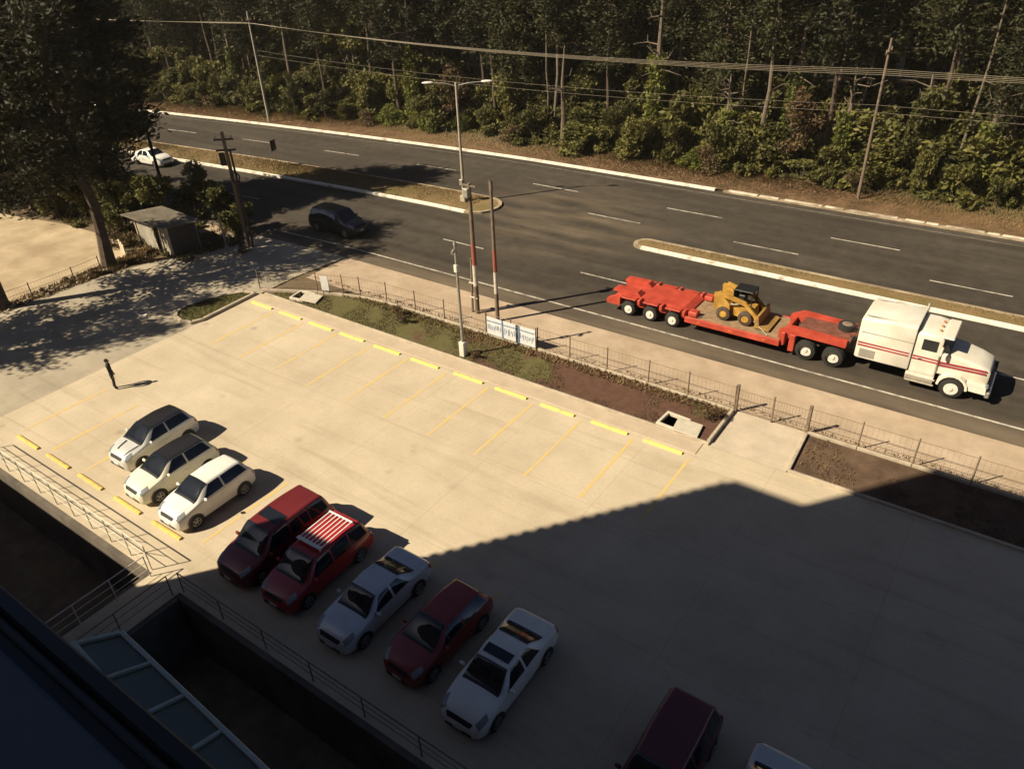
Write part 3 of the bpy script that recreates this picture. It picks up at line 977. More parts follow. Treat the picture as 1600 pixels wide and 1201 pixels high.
    if rack:
        y0, y1, hz = (rf + .09) * L, (rr - .06) * L, H + .09
        wr = W * .31
        for sx in (-1, 1):
            MB().tube([(sx * wr, y0 - .1, H - .06), (sx * wr, y0, hz), (sx * wr, y1, hz), (sx * wr, y1 + .1, H - .06)], .022).build('rack_rail', rack, o)
        for k in range(7):
            x = -wr + 2 * wr * k / 6
            MB().box((x, (y0 + y1) / 2, hz + .02), (.035, y1 - y0, .03)).build('rack_slat', rack, o)
        MB().box((0, y0 - .03, hz + .03), (2 * wr + .1, .15, .05), .01).build('rack_deflector', rack, o)
        MB().box((0, y1 + .0, hz + .03), (2 * wr + .1, .06, .05), .01).build('rack_deflector', rack, o)
    return o

silver = paint('silver_paint', (0.60, 0.60, 0.58), 0.32, 0.25)
white = paint('white_paint', (0.72, 0.71, 0.66), 0.3)
cream = paint('cream_paint', (0.72, 0.69, 0.55), 0.3)
blackp = paint('black_paint', (0.02, 0.019, 0.02), 0.25)
maroon = paint('maroon_paint', (0.16, 0.022, 0.022), 0.3, 0.2)
redp = paint('red_paint', (0.33, 0.018, 0.022), 0.3)
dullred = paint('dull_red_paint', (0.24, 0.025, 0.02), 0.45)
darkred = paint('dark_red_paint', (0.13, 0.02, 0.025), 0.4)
bluegrey = paint('pale_blue_silver', (0.50, 0.54, 0.57), 0.3, 0.2)
make_car('parked_car', 'silver car with black roof and striped hood, leftmost parked car', (-29.55, 11.1, 0), R(1), 'hatch', 3.75, 1.68, 1.56, silver, roof_m=blackp, stripe=True, rim=black_m)
make_car('parked_car', 'cream hatchback with dark roof between the silver car and white hatchback', (-26.98, 10.2, 0), R(-1), 'hatch', 3.8, 1.68, 1.5, cream, roof_m=blackp)
make_car('parked_car', 'white hatchback with white roof parked in full sun', (-24.32, 10.05, 0), R(0.5), 'hatch', 3.8, 1.66, 1.5, white)
make_car('parked_minivan', 'dark maroon minivan with sunroof, half in the building shadow', (-19.85, 9.5, 0), R(-1), 'van', 4.5, 1.78, 1.68, maroon, sunroof=True)
make_car('parked_car', 'red sport utility car carrying a white roof rack', (-17.55, 9.6, 0), R(1), 'van', 4.2, 1.74, 1.56, redp, rack=mat('white_rack', (0.75, 0.74, 0.7), 0.5, 0.05, 4))
make_car('parked_car', 'pale blue-silver sedan between the red rack car and dull red car', (-14.72, 9.5, 0), R(0), 'sedan', 4.3, 1.68, 1.38, bluegrey)
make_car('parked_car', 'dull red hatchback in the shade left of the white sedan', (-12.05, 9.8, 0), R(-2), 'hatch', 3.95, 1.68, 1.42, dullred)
make_car('parked_car', 'white sedan with sunroof standing in the building shadow', (-9.42, 9.5, 0), R(0.5), 'sedan', 4.35, 1.70, 1.42, white, sunroof=True)
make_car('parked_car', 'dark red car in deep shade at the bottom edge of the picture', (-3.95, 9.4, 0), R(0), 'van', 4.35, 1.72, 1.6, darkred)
make_car('parked_car', 'silver sedan at the bottom edge, only its tail in view', (-1.3, 9.3, 0), R(0), 'sedan', 4.3, 1.70, 1.4, silver)
make_car('moving_car', 'black sport utility vehicle driving on the near carriageway at the tree shadow', (-39.7, 36.6, 0.006), R(90), 'van', 4.7, 1.85, 1.75, blackp, wheel_r=.36, group='cars driving on the road')
make_car('moving_car', 'white sedan driving behind the dark pole at the left', (-69.0, 40.35, 0.006), R(90 + 4), 'sedan', 4.5, 1.75, 1.45, white, group='cars driving on the road')
make_car('moving_car', 'small white car far off on the far carriageway behind the trees', (-104, 47.8, 0.006), R(-90 + 8), 'hatch', 4.0, 1.7, 1.5, white, group='cars driving on the road')

# ------------------------------------------------------------------ truck: tractor, low loader trailer, skid steer
red_tr = mat('trailer_red', (0.42, 0.05, 0.028), 0.6, scale=2.5, color2=(0.50, 0.075, 0.042), big=(1.6, (.72, .66, .6)))
dust_deck = mat('dusty_deck', (0.25, 0.165, 0.095), 0.9, 0.3, 2.5)
tw = mat('truck_white', (0.70, 0.67, 0.59), 0.5, 0.05, 1.5, coat=0.1, big=(1.1, (.86, .83, .78)))
stripe_m = mat('maroon_stripe', (0.30, 0.03, 0.045), 0.45, 0.08, 3)
YC = 36.75
tr = empty('lowboy_trailer', (-14, YC, 0.006), 0, 'red low loader trailer carrying a yellow loader on the road', 'trailer')
def rx(x): return x + 14
mb = MB()
mb.extr([(rx(-18.75), .62), (rx(-18.3), 1.12), (rx(-14.3), 1.12), (rx(-13.9), .95), (rx(-13.9), .55), (rx(-18.6), .5)], 'y', -1.0, 1.0)
mb.build('rear_frame', red_tr, tr)
for k, x in enumerate((-17.45, -16.1, -14.75)):
    for s in (-1, 1):
        wheel_o = None
        # trailer axles run along Y: build the wheel in a turned frame
        tyre = MB()
        r_, wd = .44, .5
        prof = [(0, r_ * .6), (.06, r_ * .95), (.14, r_), (.36, r_), (.44, r_ * .95), (.5, r_ * .6)]
        vs, fs, n = [], [], 18
        for a, q in prof:
            for i in range(n):
                t = 2 * math.pi * i / n
                vs.append((rx(x) + q * math.cos(t), s * (1.42 - a), r_ + q * math.sin(t)))
        for kk in range(5):
            for i in range(n):
                j = (i + 1) % n
                fs.append((kk * n + i, kk * n + j, (kk + 1) * n + j, (kk + 1) * n + i))
        to = tyre.add(vs, fs).build('wheel', tyre_m, tr, True)
        rm = MB().cyl((rx(x), s * 1.2, r_), (rx(x), s * 1.37, r_), .27, .29, 16)
        rm.cyl((rx(x), s * 1.3, r_), (rx(x), s * 1.41, r_), .1, .08, 8)
        rm.build('rim', white_rim, to, True)
        MB().box((rx(x) + .67, s * 1.22, 1.0), (.18, .48, .32), .03).build('fender_bracket', red_tr, tr)
        MB().box((rx(x), s * 1.2, 1.08 - .02), (.9, .44, .07), .02).build('fender', red_tr, tr)
for s in (-1, 1):
    MB().extr([(rx(-18.8), .55), (rx(-18.8), .8), (rx(-18.2), 1.05), (rx(-17.95), 1.05), (rx(-17.95), .55)], 'y', s * 1.02, s * 1.45).build('tail_fender', red_tr, tr)
    MB().extr([(rx(-18.7), 1.14), (rx(-18.55), 1.32), (rx(-17.1), 1.36), (rx(-16.9), 1.14)], 'y', s * .45, s * .95).build('loading_ramp', red_tr, tr)
    MB().box((rx(-11.4), s * 1.37, .72), (5.2, .14, .34), .02).build('side_beam', red_tr, tr)
    MB().extr([(rx(-9.0), .55), (rx(-9.0), 1.3), (rx(-8.4), 1.62), (rx(-5.7), 1.55), (rx(-5.7), 1.2), (rx(-8.0), 1.25), (rx(-8.55), .95), (rx(-8.6), .55)], 'y', s * .82, s * 1.12).build('gooseneck_beam', red_tr, tr)
    MB().box((rx(-8.25), s * 1.1, .78), (.3, .22, .95), .03).build('landing_leg', red_tr, tr)
    MB().box((rx(-13.6), s * 1.1, 1.06), (.5, .5, .26), .04).build('ramp_stop', red_tr, tr)
MB().box((rx(-8.7), 0, .95), (.2, 2.6, .72), .03).build('bulkhead', red_tr, tr)
MB().box((rx(-6.9), 0, 1.38), (2.6, 1.66, .1), .01).build('gooseneck_plate', mat('grimy_red', (0.16, 0.06, 0.04), .7, .4, 2), tr)
mb = MB()
for k in range(9):
    mb.box((rx(-11.4), -1.15 + 2.3 * k / 8, .84), (5.1, .26, .06), .01)
mb.build('deck_floor', dust_deck, tr)
MB().box((rx(-11.4), 0, .66), (5.1, 2.5, .26)).build('deck_frame', red_tr, tr)
spare = MB().cyl((rx(-6.1), .5, 1.45), (rx(-6.1), .5, 1.72), .42, .42, 18).build('spare_wheel', tyre_m, tr, True)
MB().cyl((rx(-6.1), .5, 1.72), (rx(-6.1), .5, 1.735), .26, .24, 14).build('rim', rust_m, spare, True)

tk = empty('truck_tractor', (-3.0, YC + .05, 0.006), 0, 'white conventional truck tractor with maroon stripes and sleeper cab', 'truck')
def kx(x): return x + 3.0
MB().box((kx(-4.2), 0, .78), (6.6, .9, .26), .02).build('chassis', mat('dark_chassis', (.045, .03, .025), .8, .3, 3), tk)
def twheel(x, s, dual):
    r_, wd = .52, (.58 if dual else .3)
    yo = 1.24
    vs, fs, n = [], [], 20
    for a, q in [(0, r_ * .6), (.05, r_ * .95), (.1, r_), (wd - .1, r_), (wd - .05, r_ * .95), (wd, r_ * .6)]:
        for i in range(n):
            t = 2 * math.pi * i / n
            vs.append((kx(x) + q * math.cos(t), s * (yo - a), r_ + q * math.sin(t)))
    for kk in range(5):
        for i in range(n):
            j = (i + 1) % n
            fs.append((kk * n + i, kk * n + j, (kk + 1) * n + j, (kk + 1) * n + i))
    to = MB().add(vs, fs).build('wheel', tyre_m, tk, True)
    rm = MB()
    d = .14 if dual else .03
    rm.cyl((kx(x), s * (yo - .3), r_), (kx(x), s * (yo - d), r_), .30, .33, 18)
    rm.cyl((kx(x), s * (yo - d - .02), r_), (kx(x), s * (yo - d + .05), r_), .12, .1, 10)
    for i in range(8):
        t = math.pi * i / 4
        rm.cyl((kx(x) + .2 * math.cos(t), s * (yo - d), r_ + .2 * math.sin(t)), (kx(x) + .2 * math.cos(t), s * (yo - d + .02), r_ + .2 * math.sin(t)), .025, n=6)
    rm.build('rim', white_rim, to, True)
for s in (-1, 1):
    twheel(-7.55, s, True)
    twheel(-6.2, s, True)
    twheel(-.85, s, False)
# sleeper box
def loft(sections, m, name, parent, closed=True):
    """sections: list of point rings"""
    n = len(sections[0])
    vs = [p for r_ in sections for p in r_]
    fs = []
    for k in range(len(sections) - 1):
        for i in range(n):
            j = (i + 1) % n
            fs.append((k * n + i, k * n + j, (k + 1) * n + j, (k + 1) * n + i))
    fs += [tuple(range(n - 1, -1, -1)), tuple((len(sections) - 1) * n + i for i in range(n))]
    return MB().add(vs, fs).build(name, m, parent, True)
def rring(x, hw, z0, z1, r_=.16, rb=.05):
    pts = []
    for (cy, cz_, a0, rr_) in ((hw - r_, z1 - r_, 0, r_), (-hw + r_, z1 - r_, 90, r_), (-hw + rb, z0 + rb, 180, rb), (hw - rb, z0 + rb, 270, rb)):
        for k in range(4):
            t = R(a0 + 30 * k)
            pts.append((x, cy + rr_ * math.cos(t), cz_ + rr_ * math.sin(t)))
    return pts
loft([rring(kx(-5.25), 1.15, .95, 2.95), rring(kx(-5.15), 1.2, .92, 3.05), rring(kx(-4.0), 1.22, .92, 3.15), rring(kx(-2.86), 1.22, .92, 3.2), rring(kx(-2.82), 1.2, .95, 3.18)], tw, 'sleeper', tk)
loft([rring(kx(-2.78), 1.12, .85, 2.95), rring(kx(-2.2), 1.13, .85, 2.95), rring(kx(-1.75), 1.13, .85, 2.88), rring(kx(-1.66), 1.11, .87, 2.78)], tw, 'cab', tk)
loft([rring(kx(-1.72), 1.02, 1.0, 2.12, .12), rring(kx(-1.0), .98, 1.0, 2.05, .14), rring(kx(-.1), .92, .95, 1.86, .16), rring(kx(.38), .86, .9, 1.72, .2), rring(kx(.48), .8, .95, 1.6, .2)], tw, 'hood', tk)
# raked windshield wedge
mb = MB()
mb.add([(kx(-1.7), -1.0, 2.14), (kx(-1.7), 1.0, 2.14), (kx(-1.28), .92, 2.1), (kx(-1.28), -.92, 2.1), (kx(-1.7), -1.0, 2.84), (kx(-1.7), 1.0, 2.84), (kx(-1.56), .94, 2.84), (kx(-1.56), -.94, 2.84)],
       [(0, 3, 2, 1), (4, 5, 6, 7), (0, 4, 7, 3), (1, 2, 6, 5), (3, 7, 6, 2)])
mb.build('windshield', glass_m, tk)
MB().box((kx(-1.52), 0, 2.87), (.5, 2.1, .1), .04).build('visor', tw, tk)
for s in (-1, 1):
    MB().box((kx(-2.15), s * 1.128, 2.38), (.66, .02, .56), .005).build('door_window', glass_m, tk)
    d = MB().box((kx(-2.15), s * 1.126, 1.52), (.92, .026, 1.16), .006).build('door', tw, tk)
    MB().box((kx(-2.42), s * 1.15, 1.62), (.16, .03, .05), .01).build('handle', black_m, d)
    for z in (1.72, 1.58):
        MB().box((kx(-4.05), s * 1.222, z + .06), (2.3, .012, .07)).build('stripe', stripe_m, tk)
        MB().box((kx(-2.2), s * 1.143, z), (1.1, .012, .07)).build('stripe', stripe_m, tk)
        mb = MB().box((kx(-.65), s * .985, z - .08), (1.95, .03, .07), 0, -s * .075)
        mb.build('stripe', stripe_m, tk)
    # front fender arch
    prof = []
    for i in range(9):
        t = math.pi * i / 8
        prof.append((kx(-.85) + .66 * math.cos(t), .62 + .62 * math.sin(t)))
    inner = [(kx(-.85) + .56 * math.cos(math.pi * i / 8), .58 + .56 * math.sin(math.pi * i / 8)) for i in range(8, -1, -1)]
    MB().extr(prof + inner, 'y', s * .82, s * 1.26).build('fender', tw, tk)
    MB().extr([(kx(-.3), .62), (kx(-.3), 1.0), (kx(.5), .95), (kx(.55), .6)], 'y', s * .84, s * 1.18).build('fender_front', tw, tk)
    MB().box((kx(.5), s * .98, .92), (.14, .3, .2), .03).build('headlight', light_m, tk)
    MB().cyl((kx(-2.85), s * .98, .62), (kx(-1.65), s * .98, .62), .29, n=16).build('fuel_tank', mat('dull_aluminium', (.42, .38, .32), .5, .15, 3, metal=.3), tk, True)
    for z in (.45, .72):
        MB().box((kx(-2.2), s * 1.22, z), (1.25, .12, .05), .01).build('step', mat('dull_aluminium', (.42, .38, .32)), tk)
    MB().box((kx(-1.62), s * 1.4, 2.35), (.1, .2, .42), .03).build('mirror', tw, tk)
    MB().cyl((kx(-1.66), s * 1.1, 2.5), (kx(-1.62), s * 1.4, 2.5), .015, n=5).build('mirror_arm', black_m, tk)
MB().box((kx(.62), 0, .58), (.2, 2.3, .32), .05).build('bumper', mat('chrome_bumper', (.45, .43, .4), .3, .05, 3, metal=.6), tk)
MB().box((kx(.495), 0, 1.3), (.04, 1.1, .6), .02).build('grille', black_m, tk)
MB().cyl((kx(-2.81), .98, 1), (kx(-2.81), .98, 3.5), .06, n=8).build('exhaust_stack', mat('chrome_bumper', (.45, .43, .4)), tk)
for s in (-.5, 0, .5):
    MB().box((kx(-1.95), s, 2.96), (.1, .14, .05), .015).build('roof_marker', mat('amber_lens', (.5, .2, .03), .3, .05, 3), tk)
MB().box((kx(-6.9), 0, .98), (1.0, .8, .14), .03).build('fifth_wheel', mat('dark_chassis', (.045, .03, .025)), tk)

seam = mat('seam_grey', (.28, .26, .23), .7, .1, 3)
for s in (-1, 1):
    MB().box((kx(-4.0), s * 1.0, 3.10 + .045), (2.2, .03, .03)).build('roof_seam', seam, tk)
    MB().box((kx(-4.0), s * 1.225, 2.35), (2.3, .01, .03)).build('side_seam', seam, tk)
    MB().box((kx(-4.7), s * 1.226, 1.25), (.7, .012, .42)).build('locker_door', seam, tk)
    MB().box((kx(-8.35), s * .95, .55), (.03, .55, .6)).build('mud_flap', black_m, tk)
    MB().box((kx(-2.83), s * 1.1, 2.1), (.06, .12, 1.9), .01).build('cab_extender', seam, tk)
for k, yy in enumerate((-.25, 0, .25)):
    pts = [(kx(-5.28), yy, 1.9), (kx(-5.5), yy * 1.5, 1.35 + .1 * k), (kx(-5.75), yy, 1.5)]
    MB().tube(pts, .025, 5).build('air_hose', (black_m, red_band, black_m)[k], tk)
for s in (-1, 1):
    for x0, x1 in ((-12.4, -13.3), (-10.6, -9.5)):
        MB().cyl((rx(x0), s * .6, 1.25), (rx(x1), s * 1.25, .92), .018, n=5).build('tie_down_chain', steel_m, tr)
    MB().box((rx(-18.82), s * 1.2, .68), (.04, .3, .12), .01).build('tail_light', tail_m, tr)
    for x in (-13.2, -11.4, -9.6):
        MB().box((rx(x), s * 1.445, .72), (.16, .012, .06)).build('marker', mat('amber_lens', (.5, .2, .03), .3, .05, 3), tr)

# skid steer loader on the deck, nose towards the cab
yl = mat('loader_yellow', (0.46, 0.27, 0.05), 0.65, 0.25, 2.5, big=(2.2, (.7, .62, .55)))
ld = empty('skid_steer_loader', (-11.5, YC, 0.876), 0, 'yellow skid steer loader riding on the red trailer deck', 'loader')
for s in (-1, 1):
    for x in (-.62, .58):
        r_ = .40
        vs, fs, n = [], [], 16
        for a, q in [(0, r_ * .55), (.04, r_ * .93), (.1, r_), (.22, r_), (.28, r_ * .93), (.32, r_ * .55)]:
            for i in range(n):
                t = 2 * math.pi * i / n
                vs.append((x + q * math.cos(t), s * (.86 - a), r_ + q * math.sin(t)))
        for kk in range(5):
            for i in range(n):
                j = (i + 1) % n
                fs.append((kk * n + i, kk * n + j, (kk + 1) * n + j, (kk + 1) * n + i))
        to = MB().add(vs, fs).build('wheel', mat('dusty_tyre', (.07, .05, .035), .9, .3, 5), ld, True)
        MB().cyl((x, s * .6, r_), (x, s * .82, r_), .2, .21, 14).build('rim', yl, to, True)
    # lift arm: from the rear tower forward and down
    MB().extr([(-1.15, 1.35), (-1.0, 1.6), (.5, 1.28), (1.2, .62), (1.28, .35), (1.1, .35), (.98, .58), (.42, 1.08), (-.95, 1.36)], 'y', s * .56, s * .70).build('lift_arm', yl, ld)
    MB().extr([(-1.2, .55), (-1.25, 1.45), (-.9, 1.5), (-.35, 1.0), (-.3, .55)], 'y', s * .5, s * .72).build('rear_tower', yl, ld)
    MB().cyl((-.7, s * .63, .85), (.35, s * .63, 1.16), .04, n=8).build('hydraulic_ram', steel_m, ld)
    for x in (-.25, .72):
        MB().cyl((x, s * .45, 1.0), (x - .02, s * .45, 1.75), .035, n=6).build('cab_post', black_m, ld)
MB().extr([(-1.1, .3), (-1.15, .95), (-.9, 1.25), (-.3, 1.25), (-.25, .95), (.85, .85), (.9, .3)], 'y', -.5, .5).build('body', yl, ld)
MB().box((.23, 0, 1.77), (1.05, .96, .07), .03).build('cab_roof', black_m, ld)
MB().box((.1, 0, 1.2), (.4, .5, .5), .06).build('seat', black_m, ld)
MB().box((-.26, 0, 1.4), (.03, .84, .6)).build('rear_screen', mat('cage_mesh', (.03, .03, .03), .7, .3, 30), ld)
MB().extr([(1.15, .08), (1.2, .75), (1.32, .75), (1.4, .25), (1.95, .12), (1.95, .06)], 'y', -.9, .9).build('bucket', mat('worn_bucket', (.30, .18, .05), .7, .35, 3), ld)

# ------------------------------------------------------------------ person and dog
def skin_body(name, pts, edges, radii, m, parent, sub=2):
    me = bpy.data.meshes.new(name)
    me.from_pydata(pts, edges, [])
    o = bpy.data.objects.new(name, me)
    col.objects.link(o)
    o.parent = parent
    md = o.modifiers.new('skin', 'SKIN')
    for i, r_ in enumerate(radii):
        me.skin_vertices[0].data[i].radius = (r_, r_) if not isinstance(r_, tuple) else r_
    me.skin_vertices[0].data[0].use_root = True
    md.use_smooth_shade = True
    sb = o.modifiers.new('sub', 'SUBSURF')
    sb.levels = sub
    sb.render_levels = sub
    me.materials.append(m)
    return o
cloth = mat('dark_clothes', (0.022, 0.02, 0.022), 0.9, 0.3, 6)
skin_m = mat('skin', (0.22, 0.12, 0.075), 0.6, 0.1, 10)
pe = empty('person', (-36.08, 14.9, 0), R(-35), 'person in dark clothes standing alone on the sunlit concrete', 'person')
P_ = [(0, 0, .95), (0, .01, 1.12), (0, .0, 1.30), (0, -.01, 1.44), (0, .01, 1.51),
      (.19, -.01, 1.40), (.25, .01, 1.14), (.235, .07, .90), (.23, .10, .80),
      (-.19, -.01, 1.40), (-.25, -.02, 1.14), (-.235, .04, .90), (-.23, .07, .80),
      (.095, 0, .88), (.11, .03, .50), (.115, -.01, .09), (.125, .12, .04),
      (-.095, 0, .88), (-.11, -.02, .50), (-.12, -.10, .09), (-.13, .03, .04)]
E_ = [(0, 1), (1, 2), (2, 3), (3, 4), (3, 5), (5, 6), (6, 7), (7, 8), (3, 9), (9, 10), (10, 11), (11, 12), (0, 13), (13, 14), (14, 15), (15, 16), (0, 17), (17, 18), (18, 19), (19, 20)]
r_list = [(.15, .11), (.14, .10), (.17, .115), (.12, .09), .055, .068, .052, .042, .035, .068, .052, .042, .035, .095, .068, .05, .042, .095, .068, .05, .042]
bd = skin_body('body', P_, E_, r_list, cloth, pe)
mb = MB()
for k in range(9):
    pass
def ball(c, r3, nu=12, nv=8):
    vs, fs = [], []
    for i in range(nv + 1):
        a = math.pi * i / nv
        for j in range(nu):
            b_ = 2 * math.pi * j / nu
            vs.append((c[0] + r3[0] * math.sin(a) * math.cos(b_), c[1] + r3[1] * math.sin(a) * math.sin(b_), c[2] + r3[2] * math.cos(a)))
    for i in range(nv):
        for j in range(nu):
            fs.append((i * nu + j, (i + 1) * nu + j, (i + 1) * nu + (j + 1) % nu, i * nu + (j + 1) % nu))
    return vs, fs
hd = MB().add(*ball((0, .015, 1.63), (.078, .098, .12)))
hd.add(*ball((0, .115, 1.615), (.014, .02, .022), 6, 5))
for s in (-1, 1):
    hd.add(*ball((s * .08, .01, 1.62), (.014, .022, .034), 6, 5))
hd.cyl((0, .0, 1.46), (0, .01, 1.56), .055, n=8)
hd = hd.build('head', skin_m, pe, 'all')
MB().add(*ball((0, -.012, 1.66), (.088, .098, .105))).build('hair', mat('black_hair', (.01, .009, .008), .7, .2, 20), pe, 'all')
for s in (-1, 1):
    hm = MB()
    bx, by = s * .23, (.105 if s > 0 else .075)
    hm.add(*ball((bx, by, .765), (.022, .04, .05), 8, 6))
    for k in range(4):
        y_ = by - .027 + .018 * k
        hm.tube([(bx, y_, .73), (bx - s * .004, y_ + .006, .69), (bx - s * .018, y_ + .01, .665 + .006 * abs(k - 1.5))], .0085, 5)
    hm.tube([(bx, by + .03, .775), (bx - s * .006, by + .055, .745), (bx - s * .012, by + .058, .715)], .0095, 5)
    hm.build('hand', skin_m, pe, 'all')

dg = empty('dog', (-41.6, 20.1, 0), R(25), 'small white dog standing at the shadow edge on the driveway', 'dog')
DP = [(-.16, 0, .36), (0, 0, .35), (.17, 0, .37), (.27, 0, .46), (.34, 0, .53), (.43, 0, .50),
      (-.28, 0, .44), (-.36, 0, .52),
      (.17, .075, .28), (.18, .08, .15), (.19, .08, .03), (.17, -.075, .28), (.15, -.08, .15), (.16, -.08, .03),
      (-.18, .075, .30), (-.12, .08, .22), (-.21, .08, .13), (-.20, .08, .03), (-.18, -.075, .30), (-.14, -.08, .22), (-.24, -.08, .13), (-.23, -.08, .03)]
DE = [(0, 1), (1, 2), (2, 3), (3, 4), (4, 5), (0, 6), (6, 7), (2, 8), (8, 9), (9, 10), (2, 11), (11, 12), (12, 13), (0, 14), (14, 15), (15, 16), (16, 17), (0, 18), (18, 19), (19, 20), (20, 21)]
DR = [.085, .09, .11, .075, .075, .035, .025, .015, .05, .032, .028, .05, .032, .028, .06, .045, .028, .027, .06, .045, .028, .027]
skin_body('body', DP, DE, DR, mat('white_fur', (.62, .58, .5), .9, .2, 8), dg, 2)
for s in (-1, 1):
    MB().add([(.31, s * .03, .585), (.34, s * .075, .57), (.31, s * .075, .66), (.30, s * .055, .58)], [(0, 1, 2), (1, 3, 2), (3, 0, 2), (0, 3, 1)]).build('ear', mat('brown_fur', (.10, .06, .035), .9, .2, 8), dg)

# ------------------------------------------------------------------ fence along the road, gate, banner
def fence(name, label, posts, h=1.35, m=rust_m, wall=True, thick=.03):
    o = empty(name, (0, 0, 0), 0, label, 'fence')
    for p in posts:
        lean = rng.uniform(-.03, .03, 2)
        MB().cyl((p[0], p[1], -.03), (p[0] + lean[0], p[1] + lean[1], h + .08), thick, n=6).build('post', m, o)
    for p, q in zip(posts[:-1], posts[1:]):
        mb = MB()
        L = math.hypot(q[0] - p[0], q[1] - p[1])
        n = max(2, int(L / .2))
        for i in range(1, n):
            x, y = p[0] + (q[0] - p[0]) * i / n, p[1] + (q[1] - p[1]) * i / n
            mb.cyl((x, y, .18), (x, y, h + rng.uniform(-.03, .03)), .0045, n=3, cap=False)
        struct(mb.build('infill_bars', m, o), 'stuff')
        for z in (h - .03, h * .55, .2):
            MB().cyl((p[0], p[1], z), (q[0], q[1], z), .013, n=5).build('rail', m, o)
        if wall:
            MB().box(((p[0] + q[0]) / 2, (p[1] + q[1]) / 2, .06), (L - .02, .16, .2), .02, math.atan2(q[1] - p[1], q[0] - p[0])).build('footing', kerb_m, o)
    return o
left_posts = [(-38.9, 26.55), (-35.4, 28.2), (-33.7, 28.75), (-32.55, 29.1), (-30.6, 29.35), (-28.3, 29.37), (-26.1, 29.37), (-23.1, 29.37), (-21.4, 29.37), (-19.7, 29.37), (-17.7, 29.37), (-15.5, 29.37), (-13.2, 29.37), (-11.1, 29.37), (-8.8, 29.37)]
fence('road_fence', 'thin rusty bar fence between the planting strip and the road shoulder', left_posts, thick=.035)
fence('road_fence', 'bar fence behind the shaded bed right of the walkway gate', [(-5.45, 29.4)] + [(-3.35 + 2.18 * k, 29.4) for k in range(14)], thick=.035)
gate = empty('walkway_gate', (-7.1, 29.42, 0), 0, 'low two-leaf bar gate closing the pale walkway', 'gate')
for x in (-1.66, 1.6):
    MB().box((x, 0, .72), (.14, .14, 1.5), .015).build('gate_post', rust_m, gate)
MB().box((.02, 0, .68), (.08, .08, 1.4), .01).build('meeting_stile', rust_m, gate)
for x0, x1 in ((-1.58, -.03), (.07, 1.52)):
    mb = MB()
    for z in (.15, .7, 1.2):
        mb.cyl((x0, 0, z), (x1, 0, z), .015, n=5)
    for k in range(1, 11):
        x = x0 + (x1 - x0) * k / 11
        mb.cyl((x, 0, .15), (x, 0, 1.2), .007, n=4)
    mb.build('gate_leaf', rust_m, gate)
ban = empty('banner_board', (-21.35, 29.24, 0), 0, 'white and blue banner board fixed to the road fence', 'banner')
bn = mat('banner_white', (0.60, 0.60, 0.60), 0.7, 0.1, 3)
for k, x in enumerate((-1.05, 0.02, 1.09)):
    MB().box((x, 0, .72), (1.04, .03, 1.05), .006).build('panel', bn, ban)
bl_m = mat('banner_blue', (0.14, 0.20, 0.32), 0.7, 0.2, 3)
MB().box((0, -.02, 1.02), (3.1, .012, .06)).build('stripe', bl_m, ban)
for x in (-.52, .56):
    MB().box((x, -.025, .72), (.09, .03, 1.06)).build('seam', bl_m, ban)
mb = MB()
for k in range(30):
    x = -1.5 + 3.0 * k / 29 + rng.uniform(-.02, .02)
    hh = rng.uniform(.14, .4)
    mb.box((x, -.0205, .62 + rng.uniform(-.06, .12)), (.035, .012, hh))
mb.build('blurred_print', bl_m, ban)
for x in (-1.6, 1.62):
    MB().cyl((x, .03, 0), (x, .03, 1.4), .03, n=6).build('post', rust_m, ban)
nb = empty('notice_board', (-34.75, 28.3, 0), R(20), 'small white notice panel on the corner fence post', 'sign')
MB().box((0, 0, .78), (.5, .025, .95), .006).build('panel', mat('banner_white', (0.6, .6, .6)), nb)
for x in (-.2, .2):
    MB().cyl((x, .03, 0), (x, .03, 1.2), .02, n=5).build('post', rust_m, nb)

# inspection chambers in the bed
pale_c = mat('pale_chamber', (0.50, 0.45, 0.36), 0.9, 0.12, 3)
def chamber(loc, rz, label):
    o = empty('inspection_chamber', loc, rz, label, 'chamber')
    mb = MB()
    for (x, y, sx, sy) in ((0, .5, 1.2, .14), (0, -.5, 1.2, .14), (.53, 0, .14, .86), (-.53, 0, .14, .86)):
        mb.box((x, y, .06), (sx, sy, .2), .015)
    mb.build('box', pale_c, o)
    MB().box((0, 0, .0), (.94, .88, .02)).build('dark_base', black_m, o)  # black plate standing in for the shaded hollow of the chamber
    MB().box((.78, -.12, .17), (1.15, 1.0, .08), .015, m=Matrix.Rotation(R(7), 3, 'Y') @ Matrix.Rotation(R(12), 3, 'Z')).build('lid', pale_c, o)
    return o
chamber((-35.75, 27.25, .02), R(8), 'open concrete inspection chamber at the left end of the strip')
chamber((-10.75, 27.0, .02), R(-4), 'open concrete inspection chamber in the bed beside the walkway')

# ------------------------------------------------------------------ poles, lamps, wires
lp = empty('cctv_post', (-22.75, 26.85, 0), 0, 'slim grey metal post on a white plinth in the planting strip', 'post')
MB().box((0, 0, .4), (.34, .34, .95), .03).build('plinth', mat('plinth_white', (.6, .57, .5), .8, .1, 4), lp)
MB().cyl((0, 0, .85), (0, 0, 6.3), .085, .06, 10).build('shaft', steel_m, lp, True)
MB().box((0, -.02, 5.05), (.2, .22, .4), .02).build('junction_box', mat('plinth_white', (.6, .57, .5)), lp)
MB().cyl((0, -.1, 6.05), (.05, -.32, 5.95), .07, .09, 10).build('camera_head', steel_m, lp, True)
MB().cyl((0, 0, 6.3), (0, 0, 6.45), .1, .06, 10).build('cap', steel_m, lp, True)

